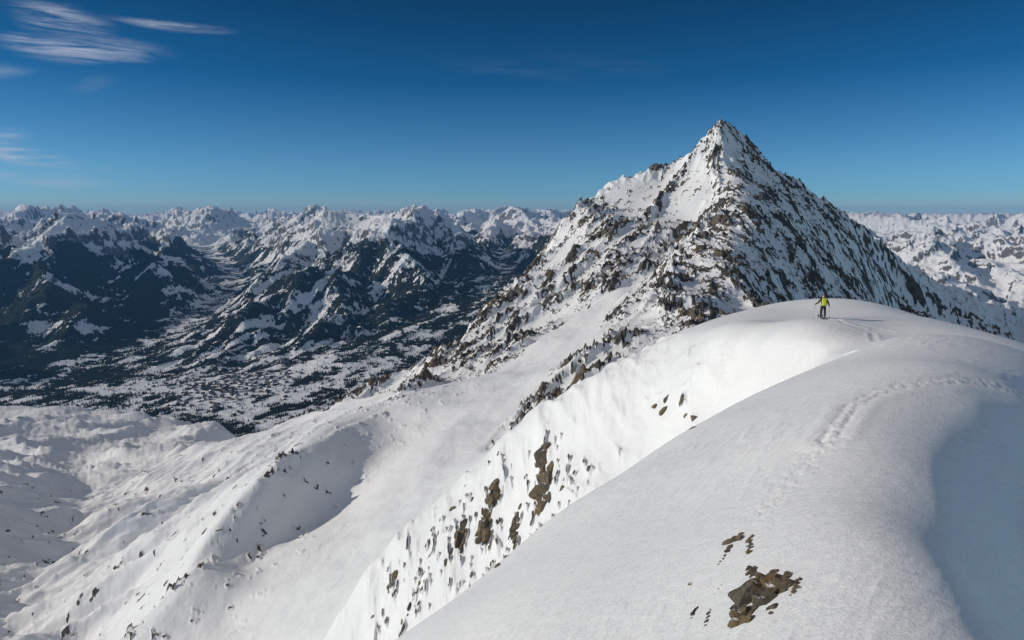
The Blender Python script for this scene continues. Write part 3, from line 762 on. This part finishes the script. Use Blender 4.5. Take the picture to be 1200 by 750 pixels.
def angular_block(bm, c, nrm, along, a, b_, h, rnd):
    """one frost-split block: a ball cut by random joint planes, then roughened"""
    tmp = bmesh.new(); bmesh.ops.create_icosphere(tmp, subdivisions=4, radius=1.0)
    planes = []
    for _ in range(17):
        n = Vector((rnd.gauss(0, 1), rnd.gauss(0, 1), rnd.gauss(0, 1))).normalized(); planes.append((n, rnd.uniform(.30, .62)))
    side = nrm.cross(along).normalized(); along = side.cross(nrm).normalized()
    sx, sy = rnd.uniform(0, 50), rnd.uniform(0, 50)
    for v in tmp.verts:
        p = v.co.copy()
        for n, d in planes:
            k = p.dot(n) - d
            if k > 0: p -= n * k
        v.co = p
    P_ = np.array([v.co[:] for v in tmp.verts])
    dsp = fbm(P_[:, 0] * 2.3 + sx, P_[:, 1] * 2.3 + P_[:, 2] * 1.7 + sy, 4, 71, .6) * .07
    for v, d in zip(tmp.verts, dsp):
        p = v.co * (1.42 + float(d))
        v.co = c + along * (p.x * a) + side * (p.y * b_) + nrm * (p.z * h)
    me = bpy.data.meshes.new('t'); tmp.to_mesh(me); tmp.free(); bm.from_mesh(me); bpy.data.meshes.remove(me)

def outcrop(name, label, cat, chunks, seed, group=None, ox=0, oy=0, k=1.0, lift=.12, tall=1.0):
    rnd = random.Random(seed); bm = bmesh.new(); first = None
    for (cx, cy, s) in chunks:
        u, v = ox + cx / k, oy + cy / k
        p = Vector(hit(u, v, near_detail)); r = s / k * p.y / FPX
        if first is None: first = p
        nr_ = nnorm(p.x, p.y, max(.3, r)); down = Vector((nr_.x, nr_.y, 0)); down = (down - nr_ * down.dot(nr_)).normalized()
        al = (down + Vector((rnd.gauss(0, .35), rnd.gauss(0, .35), rnd.gauss(0, .2)))).normalized()
        for _ in range(2 if s > 9 else 1):
            q = p + Vector((rnd.gauss(0, r * .22), rnd.gauss(0, r * .22), 0)); q.z = nz1(q.x, q.y)
            rr_ = r * rnd.uniform(1.3, 1.75) * (1.12 if tall > 1 else 1)
            hh = rr_ * rnd.uniform(.6, .85) * tall
            angular_block(bm, q - nr_ * (hh * .30) + nr_ * (lift * r), nr_, al, rr_ * rnd.uniform(1.0, 1.35), rr_ * rnd.uniform(.7, 1.0), hh, rnd)
    for v in bm.verts: v.co -= first
    me = bpy.data.meshes.new(name); bm.to_mesh(me); bm.free(); me.materials.append(M_OUT)
    o = bpy.data.objects.new(name, me); COL.objects.link(o); o.location = first
    tag(o, label, cat, group)
    return o

ORD = ('topmost', 'second', 'third', 'fourth', 'fifth', 'sixth', 'seventh')
def stones(label, chunks, seed, **kw):
    """loose stones, each a thing of its own; label holds {} for its rank from the top"""
    for i, c in enumerate(sorted(chunks, key=lambda c: c[1])):
        outcrop('rock', label.format(ORD[i] + ('' if i == 0 else ' from the top')), 'rock', [c], seed * 31 + i, **{'lift': -.12, **kw})
def build_rocks():
    A_ = dict(ox=780, oy=580, k=4.41, group='bare rocks on the front snow hump')
    outcrop('rock_outcrop', 'largest brown rock outcrop on the front snow hump, with rusty orange patches', 'rock',
            [(380, 620, 45), (400, 560, 50), (430, 520, 55), (480, 500, 55), (530, 470, 55), (560, 430, 48), (595, 450, 42), (590, 490, 40), (545, 540, 30), (410, 650, 30), (375, 665, 26), (548, 400, 24), (615, 435, 26), (480, 550, 38), (540, 510, 42), (556, 580, 20), (548, 612, 15), (440, 600, 38), (500, 440, 32)], 1, **A_)
    outcrop('rock_outcrop', 'small ragged rock above the upper edge of the largest brown outcrop', 'rock', [(445, 395, 24), (455, 412, 20), (434, 380, 14)], 2, **A_)
    outcrop('rock_outcrop', 'thin curved rock sliver just right of the largest brown outcrop', 'rock', [(690, 440, 13), (682, 458, 16), (672, 478, 17), (660, 500, 12), (648, 518, 9)], 3, **A_)
    outcrop('rock_outcrop', 'slanting dark rock with a thin tail, above and left of the largest brown outcrop', 'rock',
            [(345, 240, 24), (370, 225, 22), (392, 204, 16), (332, 268, 18), (322, 292, 13), (308, 312, 9), (296, 328, 8), (284, 344, 7), (273, 360, 6)], 4, **A_)
    outcrop('rock_outcrop', 'narrow upright rock blade beside the slanting dark rock', 'rock', [(440, 220, 12), (437, 238, 15), (439, 256, 15), (443, 273, 13), (437, 292, 12)], 5, **A_)
    outcrop('rock_outcrop', 'short dark rock strip, lowest and leftmost on the front hump', 'rock', [(165, 585, 9), (154, 598, 12), (142, 616, 11), (137, 635, 7)], 6, **A_)
    outcrop('rock_outcrop', 'dark upright rock strip between the leftmost strip and the largest outcrop', 'rock', [(232, 592, 9), (225, 610, 11), (218, 632, 11), (212, 654, 12), (206, 674, 8)], 7, **A_)
    stones('tiny rock chip above the dark upright strip on the front hump, {}', [(270, 485, 7), (290, 465, 7), (250, 512, 5)], 8, **A_)
    stones('tiny lone rock chip left of the slanting rock tail on the front hump', [(135, 455, 9)], 9, **A_)
    B_ = dict(ox=380, oy=420, k=2.274, group='bare rocks in the snow wall below the cornice', tall=1.1)
    outcrop('rock_outcrop', 'tallest column of brown rock in the bright snow wall', 'rock',
            [(586, 252, 12), (578, 275, 15), (582, 300, 16), (588, 322, 18), (580, 348, 19), (577, 372, 18), (578, 398, 14), (600, 300, 10), (594, 365, 12)], 11, **B_)
    outcrop('rock_outcrop', 'squat rock at mid height of the snow wall, left of the tallest column', 'rock', [(455, 340, 13), (446, 362, 18), (460, 366, 14)], 12, **B_)
    outcrop('rock_outcrop', 'long brown rock rib directly below the squat rock of the snow wall', 'rock', [(436, 412, 11), (432, 430, 15), (431, 450, 17), (433, 472, 15), (428, 490, 10)], 13, **B_)
    outcrop('rock_outcrop', 'bulky brown rock at the foot of the snow wall, left of the long rib', 'rock', [(370, 452, 13), (362, 472, 17), (363, 494, 14), (376, 474, 12)], 14, **B_)
    stones('small rock trailing from the bulky brown rock at the wall foot, {}', [(337, 516, 8), (325, 535, 8)], 34, **B_)
    outcrop('rock_outcrop', 'slim rock rib below and left of the tallest column, near the hump edge', 'rock', [(512, 432, 9), (510, 448, 11), (509, 466, 11), (511, 484, 11), (513, 500, 9)], 15, **B_)
    stones('single stone above the slim rock rib in the snow wall', [(525, 393, 8)], 35, **B_)
    stones('grey stone just right of the tallest rock column, {}', [(640, 320, 9), (630, 347, 7), (645, 288, 6)], 16, **B_)
    stones('small dark rock on the upper left edge of the snow wall, {}', [(283, 478, 8), (272, 498, 7), (305, 462, 5)], 17, **B_)
    outcrop('rock_outcrop', 'dark hooked rock near the lowest end of the snow wall', 'rock', [(189, 572, 8), (185, 588, 9), (178, 603, 10), (173, 618, 7)], 18, **B_)
    stones('rock in the string running down beside the dark hooked rock, {}', [(278, 530, 6), (262, 575, 7), (252, 603, 7), (240, 625, 7), (226, 668, 6), (222, 684, 5)], 19, **B_)
    stones('speck of rock under the lowest end of the snow wall, {}', [(183, 648, 6), (152, 678, 6), (128, 690, 7), (207, 705, 5)], 20, **B_)
    stones('low rock where the snow wall meets the front hump, {}', [(490, 525, 9), (459, 556, 9)], 21, **B_)
    stones('loose stone high on the left of the squat rock, {}', [(395, 370, 6), (375, 341, 5), (340, 405, 8), (462, 256, 5)], 22, **B_)
    D_ = dict(group='bare rocks in the snow wall below the cornice', lift=.3)
    stones('small stone high in the bowl under the cornice lip, {}', [(781, 469, 4.0), (778, 481, 4.6), (768, 477, 2.8)], 23, **D_)
    stones('tiny stone right of the stones under the cornice lip, {}', [(811, 493, 3.0), (803, 488, 2.6), (813, 501, 2.2)], 24, **D_)
if 'r' in BUILD: build_rocks()

# ------------------------------------------------------------------ 5. the skier
def obj(name, me, m, parent=None, loc=None):
    if isinstance(me, bmesh.types.BMesh):
        b = me; me = bpy.data.meshes.new(name); b.to_mesh(me); b.free()
    if m: me.materials.append(m)
    for p in me.polygons: p.use_smooth = True
    o = bpy.data.objects.new(name, me); COL.objects.link(o)
    if parent: o.parent = parent
    if loc is not None: o.location = loc
    return o
def skin(name, joints, bones, m, parent=None, root=0, sub=2):
    """continuous limb surface grown over a skeleton: joints = [(x, y, z, rx, ry)]"""
    me = bpy.data.meshes.new(name); me.from_pydata([j[:3] for j in joints], bones, [])
    o = bpy.data.objects.new(name, me); COL.objects.link(o)
    md = o.modifiers.new('skin', 'SKIN'); md.use_smooth_shade = True
    if not me.skin_vertices: me.attributes.new('skin', 'FLOAT', 'POINT')
    for i, j in enumerate(joints):
        sv = me.skin_vertices[0].data[i]; sv.radius = (j[3], j[4] if len(j) > 4 else j[3]); sv.use_root = (i == root)
    o.modifiers.new('sub', 'SUBSURF').levels = sub; o.modifiers['sub'].render_levels = sub
    dg = bpy.context.evaluated_depsgraph_get(); dg.update()
    ev = bpy.data.meshes.new_from_object(o.evaluated_get(dg)); ev.name = name
    o.modifiers.clear(); old = o.data; o.data = ev; bpy.data.meshes.remove(old)
    ev.materials.clear(); ev.materials.append(m)
    for p in ev.polygons: p.use_smooth = True
    if parent: o.parent = parent
    return o
def tube(bm, a, b, r0, r1, seg=10):
    a, b = Vector(a), Vector(b); d = b - a
    mt = Matrix.Translation((a + b) / 2) @ d.to_track_quat('Z', 'Y').to_matrix().to_4x4()
    bmesh.ops.create_cone(bm, cap_ends=True, segments=seg, radius1=r0, radius2=r1, depth=d.length, matrix=mt)
def rbox(bm, c, s, bev=.02, seg=3, rot=None):
    g = bmesh.ops.create_cube(bm, size=1); vs = g['verts']
    for v in vs: v.co = Vector((v.co.x * s[0], v.co.y * s[1], v.co.z * s[2]))
    es = list({e for v in vs for e in v.link_edges})
    r = bmesh.ops.bevel(bm, geom=es, offset=bev, segments=seg, affect='EDGES', profile=.6)
    vs = list({v for f in r['faces'] for v in f.verts} | {v for v in vs if v.is_valid})
    allv = set(vs); stack = list(vs)
    while stack:
        v = stack.pop()
        for e in v.link_edges:
            w = e.other_vert(v)
            if w not in allv: allv.add(w); stack.append(w)
    for v in allv:
        p = v.co.copy()
        if rot is not None: p = rot @ p
        v.co = p + Vector(c)

def finger_bones(J, Bn, wrist_i, hd, palm_n, side, scale=1.0, thick=1.0, curl=1.15):
    """palm plus five separate bent fingers continuing from a wrist joint; hd = hand direction"""
    w = Vector(J[wrist_i][:3]); hd = hd.normalized(); palm_n = palm_n.normalized(); ac = hd.cross(palm_n).normalized() * side
    J.append((*(w + hd * .045 * scale), .034 * thick, .022 * thick)); pi_ = len(J) - 1; Bn.append((wrist_i, pi_))
    for k, (off, ln) in enumerate(((-.030, .070), (-.010, .080), (.010, .076), (.029, .060))):
        p = w + hd * .085 * scale + ac * off; prev = pi_
        for s in range(3):
            an = curl * s
            J.append((*p, .0095 * thick, .0095 * thick)); Bn.append((prev, len(J) - 1)); prev = len(J) - 1
            p = p + (hd * math.cos(an + .5) + palm_n * math.sin(an + .5)) * (ln / 2.4 * scale)
    p = w + hd * .03 * scale - ac * .038; prev = pi_
    for s in range(3):
        J.append((*p, .0105 * thick, .0105 * thick)); Bn.append((prev, len(J) - 1)); prev = len(J) - 1
        p = p + (hd * .5 - ac * (.5 - .5 * s) + palm_n * (.45 + .3 * s)).normalized() * .027 * scale

def build_person():
    skinm = plain('skin', (.55, .35, .26), .55, .08, 30); jack = plain('jacket_cloth', (.020, .022, .030), .75, .3, 25); trs = plain('trouser_cloth', (.016, .018, .024), .8, .3, 25)
    yel = plain('pack_cloth', (.62, .66, .03), .6, .15, 22); grn = plain('pack_side_cloth', (.16, .30, .04), .65, .2, 22); dark = plain('dark_strap', (.02, .02, .02), .7, .3, 30)
    hatm = plain('knitted_hat', (.16, .035, .025), .9, .3, 60); bootm = plain('boot_shell', (.03, .03, .035), .4, .3, 20, .5); metal = plain('pole_metal', (.55, .56, .58), .35, .1, 40, .5, .8)
    skim = plain('ski_top', (.06, .07, .09), .35, .4, 8, .5); hairm = plain('hair', (.05, .03, .02), .8, .3, 60)
    g = Vector(hit(964, 373.2, near_detail)); g.z = nz1(g.x, g.y)
    rz = R(-14)
    root = bpy.data.objects.new('person', None); COL.objects.link(root); root.location = g; root.rotation_euler = (0, 0, rz)
    tag(root, 'person standing on the rear snow hump in dark clothes, back turned, holding two ski poles', 'person')
    mw = Matrix.Translation(g) @ Matrix.Rotation(rz, 4, 'Z')
    def base(k=0.0, arms=True):
        J = [(0, 0, .97, .135 + k, .115 + k), (0, .005, 1.12, .130 + k, .105 + k), (0, .01, 1.28, .155 + k, .115 + k), (0, 0, 1.42, .145 + k, .105 + k)]
        return J, [(0, 1), (1, 2), (2, 3)]
    SH = {-1: (-.185, 0, 1.425), 1: (.185, 0, 1.425)}; EL = {-1: (-.335, .03, 1.20), 1: (.325, -.01, 1.17)}; WR = {-1: (-.475, .14, 1.06), 1: (.42, .11, .98)}
    HD = {-1: Vector((-.5, .6, -.35)), 1: Vector((.15, .8, -.45))}
    KN = {-1: (-.125, .045, .52), 1: (.125, .03, .52)}; AN = {-1: (-.14, -.01, .12), 1: (.14, -.03, .12)}; TO = {-1: (-.145, .17, .075), 1: (.15, .15, .075)}
    # the body: one continuous figure
    J, Bn = base()
    J += [(0, .01, 1.51, .058), (0, .025, 1.575, .070, .085), (-.012, .035, 1.655, .078, .098), (-.008, .03, 1.735, .062, .080)]; Bn += [(3, 4), (4, 5), (5, 6), (6, 7)]
    J.append((-.075, .115, 1.635, .014)); Bn.append((6, 8))          # nose, head turned to the left
    for sx in (-1, 1): J.append((sx * .083, .01 - sx * .03, 1.64, .012, .022)); Bn.append((6, len(J) - 1))
    for sx in (-1, 1):
        i = len(J); J += [(*SH[sx], .062), (*EL[sx], .046), (*WR[sx], .032)]; Bn += [(3, i), (i, i + 1), (i + 1, i + 2)]
        finger_bones(J, Bn, i + 2, HD[sx], Vector((-sx * .9, .1, -.3)), sx)
        i = len(J); J += [(sx * .095, 0, .90, .092), (*KN[sx], .062), (*AN[sx], .044), (*TO[sx], .036)]; Bn += [(0, i), (i, i + 1), (i + 1, i + 2), (i + 2, i + 3)]
    body = skin('body', J, Bn, skinm, root)
    # eyes and mouth belong to the head, turned left
    fm_ = Matrix.Translation((-.012, .035, 1.655)) @ Matrix.Rotation(R(38), 4, 'Z')
    eyem = plain('eye', (.05, .04, .04), .2, .1, 30)
    for sx in (-1, 1):
        bm = bmesh.new(); bmesh.ops.create_uvsphere(bm, u_segments=10, v_segments=8, radius=.012, matrix=fm_ @ Matrix.Translation((sx * .032, .083, .02))); obj('eye', bm, eyem, root)
    bm = bmesh.new(); rbox(bm, (fm_ @ Vector((0, .088, -.052))), (.046, .012, .010), .004, 2, Matrix.Rotation(R(38), 3, 'Z')); obj('mouth', bm, plain('lips', (.4, .16, .14), .5, .1, 30), root)
    # clothes follow the body
    k = .022; J, Bn = base(k); J += [(0, .005, 1.485, .085)]; Bn += [(3, 4)]; J += [(0, 0, .88, .16, .135)]; Bn += [(0, 5)]
    for sx in (-1, 1):
        i = len(J); J += [(*SH[sx], .080), (*EL[sx], .064), (*(Vector(EL[sx]).lerp(Vector(WR[sx]), .93)), .050)]; Bn += [(3, i), (i, i + 1), (i + 1, i + 2)]
    obj_j = skin('jacket', J, Bn, jack, root)
    J, Bn = [(0, 0, .98, .145, .125)], []
    for sx in (-1, 1):
        i = len(J); J += [(sx * .095, 0, .88, .112), (*KN[sx], .088), (*(Vector(KN[sx]).lerp(Vector(AN[sx]), .85)), .080)]; Bn += [(0, i), (i, i + 1), (i + 1, i + 2)]
    skin('trousers', J, Bn, trs, root)
    for sx in (-1, 1):
        J = [(*(Vector(AN[sx]) + Vector((0, -.005, .12))), .066), (*AN[sx], .062), (*TO[sx], .048), (AN[sx][0], AN[sx][1] - .075, .085, .044)]
        skin('boot', J, [(0, 1), (1, 2), (1, 3)], bootm, root, 1)
        J, Bn = [(*(Vector(EL[sx]).lerp(Vector(WR[sx]), .85)), .046), (*WR[sx], .040)], [(0, 1)]
        finger_bones(J, Bn, 1, HD[sx], Vector((-sx * .9, .1, -.3)), sx, 1.06, 1.35)
        skin('glove', J, Bn, dark, root, 1)
    J = [(-.004, .02, 1.70, .094, .106), (-.004, .018, 1.765, .080, .092), (-.004, .015, 1.80, .03)]
    skin('hat', J, [(0, 1), (1, 2)], hatm, root)
    J = [(.004, -.045, 1.655, .055, .035), (.004, -.05, 1.60, .045, .03)]
    skin('hair', J, [(0, 1)], hairm, root)
    # backpack on the back
    bp = bpy.data.objects.new('backpack', None); COL.objects.link(bp); bp.matrix_world = mw @ Matrix.Translation((0, -.24, 1.0))
    tag(bp, 'bright yellow-green backpack carried by the standing skier', 'backpack')
    bm = bmesh.new(); rbox(bm, (0, 0, .20), (.31, .20, .46), .06, 5); obj('pack_body', bm, yel, bp)
    bm = bmesh.new(); rbox(bm, (0, .0, .47), (.29, .21, .10), .04, 4); obj('lid', bm, yel, bp)
    bm = bmesh.new(); rbox(bm, (0, -.115, .16), (.22, .06, .25), .025, 3); obj('front_pocket', bm, yel, bp)
    for sx in (-1, 1):
        bm = bmesh.new(); rbox(bm, (sx * .172, 0, .15), (.05, .16, .26), .02, 3); obj('side_pocket', bm, grn, bp)
        J = [(sx * .11, .07, .46, .020, .010), (sx * .13, .24, .52, .022, .010), (sx * .13, .40, .40, .022, .010), (sx * .145, .38, .18, .018, .009), (sx * .15, .10, .06, .016, .009)]
        skin('shoulder_strap', J, [(0, 1), (1, 2), (2, 3), (3, 4)], dark, bp)
    # poles in the hands
    for sx, nm in ((-1, 'slim ski pole held out in the skier\'s left hand'), (1, 'slim ski pole planted beside the skier\'s right hip')):
        hp = Vector(WR[sx]) + HD[sx].normalized() * .085
        tip = Vector((-.66, .10, 0)) if sx < 0 else Vector((.50, .16, 0))
        tw = mw @ tip; tw.z = nz1(tw.x, tw.y) - .06; tip = mw.inverted() @ tw
        pr = bpy.data.objects.new('ski_pole', None); COL.objects.link(pr); pr.matrix_world = mw @ Matrix.Translation(tip); tag(pr, nm, 'ski pole', 'ski poles of the skier')
        d = hp - tip; top = d + d.normalized() * .07
        bm = bmesh.new(); tube(bm, (0, 0, 0), d * .93, .007, .010); obj('shaft', bm, metal, pr)
        bm = bmesh.new(); tube(bm, d * .90, top, .017, .019); bmesh.ops.create_uvsphere(bm, u_segments=10, v_segments=6, radius=.021, matrix=Matrix.Translation(top)); obj('grip', bm, dark, pr)
        bm = bmesh.new(); tube(bm, d.normalized() * .075, d.normalized() * .09, .048, .03, 16); obj('basket', bm, dark, pr)
    # skis underfoot, carrying the boots
    for sx, nm in ((-1, 'dark touring ski under the skier\'s left boot'), (1, 'dark touring ski under the skier\'s right boot')):
        sr = bpy.data.objects.new('ski', None); COL.objects.link(sr)
        c = mw @ Vector((AN[sx][0], .06, 0)); nn = nnorm(c.x, c.y, .8); fw = (mw.to_3x3() @ Vector((0, 1, 0))); rt = fw.cross(nn).normalized(); fw = nn.cross(rt)
        mm = Matrix((rt, fw, nn)).transposed().to_4x4(); c.z = nz1(c.x, c.y) + .02; mm.translation = c; sr.matrix_world = mm
        tag(sr, nm, 'ski', 'skis under the skier')
        bm = bmesh.new(); prof = []
        for i in range(25):
            y = -.78 + i * 1.68 / 24; w = .043 + .010 * ((y - .05) / .8) ** 2 * (1 if y < .72 else max(0.15, (.92 - y) / .2)); z = .012 + (max(0, y - .68) ** 2) * 3.0
            prof.append([bm.verts.new((-w, y, z)), bm.verts.new((w, y, z)), bm.verts.new((w, y, z + .014)), bm.verts.new((-w, y, z + .014))])
        for a, b in zip(prof[:-1], prof[1:]):
            for i in range(4): bm.faces.new((a[i], a[(i + 1) % 4], b[(i + 1) % 4], b[i]))
        bm.faces.new(prof[0][::-1]); bm.faces.new(prof[-1]); obj('ski_body', bm, skim, sr)
        bm = bmesh.new(); rbox(bm, (0, .10, .038), (.07, .07, .03), .008, 2); obj('toe_binding', bm, metal, sr); bm = bmesh.new(); rbox(bm, (0, -.19, .042), (.065, .08, .04), .008, 2); obj('heel_binding', bm, metal, sr)
if 'p' in BUILD: build_person()

# ------------------------------------------------------------------ 6. valley: village and forest
def fz(x, y): return far_height(np.atleast_1d(np.asarray(x, float)), np.atleast_1d(np.asarray(y, float)))
def build_village():
    walls = [plain('larch_wall', (.10, .06, .035), .8, .3, .6), plain('plaster_wall', (.55, .50, .42), .8, .1, .6), plain('stone_wall', (.24, .22, .20), .85, .2, .6)]
    snow = plain('roof_snow', (.82, .83, .86), .7, .06, .4); slate = plain('roof_slate', (.06, .055, .055), .7, .3, .5)
    def house(w, d, hw, hr, wm, rm):
        bm = bmesh.new()
        v = [bm.verts.new(p) for p in ((-w, -d, -4), (w, -d, -4), (w, d, -4), (-w, d, -4), (-w, -d, hw), (w, -d, hw), (w, d, hw), (-w, d, hw), (0, -d, hw + hr), (0, d, hw + hr))]
        for f in ((0, 1, 5, 8, 4), (2, 3, 7, 9, 6), (1, 2, 6, 5), (3, 0, 4, 7)): bm.faces.new([v[i] for i in f])
        for (a, b, s) in ((4, 7, -1), (5, 6, 1)):
            e = 1.2; q = [(s * (w + e), -d - e, hw - e * hr / w + .15), (s * (w + e), d + e, hw - e * hr / w + .15), (0, d + e, hw + hr + .15), (0, -d - e, hw + hr + .15)]
            lo = [bm.verts.new(p) for p in q]; hi = [bm.verts.new((p[0], p[1], p[2] + .7)) for p in q]
            fs = [bm.faces.new(lo[::-1]), bm.faces.new(hi)] + [bm.faces.new((lo[i], lo[(i + 1) % 4], hi[(i + 1) % 4], hi[i])) for i in range(4)]
            for f in fs: f.material_index = 1
        bmesh.ops.recalc_face_normals(bm, faces=bm.faces)
        me = bpy.data.meshes.new('house'); bm.to_mesh(me); bm.free(); me.materials.append(wm); me.materials.append(rm)
        return me
    kinds = [(house(8, 10, 7, 4.5, walls[0], snow), 'tiny dark timber house with snowy roof in the valley village'), (house(8, 11, 9, 4.5, walls[1], snow), 'tiny pale plastered house with snowy roof in the valley village'),
             (house(8.5, 11, 8, 4.5, walls[2], slate), 'tiny grey house with bare dark roof in the valley village')]
    rnd = random.Random(5); spots = []
    while len(spots) < 290:
        if rnd.random() < .75: x, y = rnd.gauss(-1800, 185), rnd.gauss(4390, 260)
        else: x, y = rnd.uniform(-2500, -700), rnd.uniform(4150, 5300)
        if all((x - a) ** 2 + (y - b) ** 2 > 23 ** 2 for a, b in spots): spots.append((x, y))
    zz = fz([s[0] for s in spots], [s[1] for s in spots])[0]
    for (x, y), z in zip(spots, zz):
        me, lb = kinds[rnd.choices((0, 1, 2), (3, 2, 8))[0]]
        o = bpy.data.objects.new('house', me); COL.objects.link(o); o.location = (x, y, float(z)); o.rotation_euler = (0, 0, rnd.uniform(0, math.pi))
        tag(o, lb, 'house', 'houses of the valley village')
def build_forest():
    r = np.random.default_rng(21); n = int(480000)
    rad = np.sqrt(r.random(n)) ; rad = np.sqrt(3600 ** 2 + (9500 ** 2 - 3600 ** 2) * r.random(n) ** 1.6); a = R(-41) + R(48) * r.random(n)
    x, y = np.sin(a) * rad, np.cos(a) * rad; z, sp = far_height(x, y)
    f = forest_mask(x, y, z, sp)
    k = np.nonzero((f > .30) & (r.random(n) < f + .05) | ((r.random(n) < .012) & (z < -450)))[0][:170000]
    k = k[np.hypot((x[k] + 1800) / 470, (y[k] - 4390) / 520) > .55 + .45 * r.random(len(k))]
    x, y, z = x[k], y[k], z[k]; m = len(k); h = 9 + 11 * r.random(m); w = h * (.17 + .07 * r.random(m)); ph = r.random(m) * 6.28
    vs = np.zeros((m, 6, 3))
    for i in range(5):
        an = ph + i * 2 * math.pi / 5; vs[:, i] = np.stack([x + np.cos(an) * w, y + np.sin(an) * w, z - 1.0], -1)
    vs[:, 5] = np.stack([x, y, z + h], -1)
    b = (np.arange(m) * 6)[:, None, None]; fc = np.array([[i, (i + 1) % 5, 5] for i in range(5)])[None] + b
    me = bpy.data.meshes.new('forest'); me.vertices.add(m * 6); me.vertices.foreach_set('co', vs.astype(np.float32).ravel())
    me.loops.add(m * 15); me.loops.foreach_set('vertex_index', fc.astype(np.int32).ravel()); me.polygons.add(m * 5); me.polygons.foreach_set('loop_start', np.arange(0, m * 15, 3, dtype=np.int32)); me.update(calc_edges=True)
    mt, t, bs = mat('spruce'); p = pos(t)
    t.put(bs.inputs['Base Color'], t.mix(t.noise(p, .05, 4, .7), (.010, .017, .012), (.040, .048, .030))); bs.inputs['Roughness'].default_value = .9; bs.inputs['Specular IOR Level'].default_value = .1
    me.materials.append(mt)
    o = bpy.data.objects.new('forest', me); COL.objects.link(o); tag(o, 'far-off dark spruce forest covering the valley slopes', 'forest', kind='stuff')
if 'v' in BUILD: build_village(); build_forest()
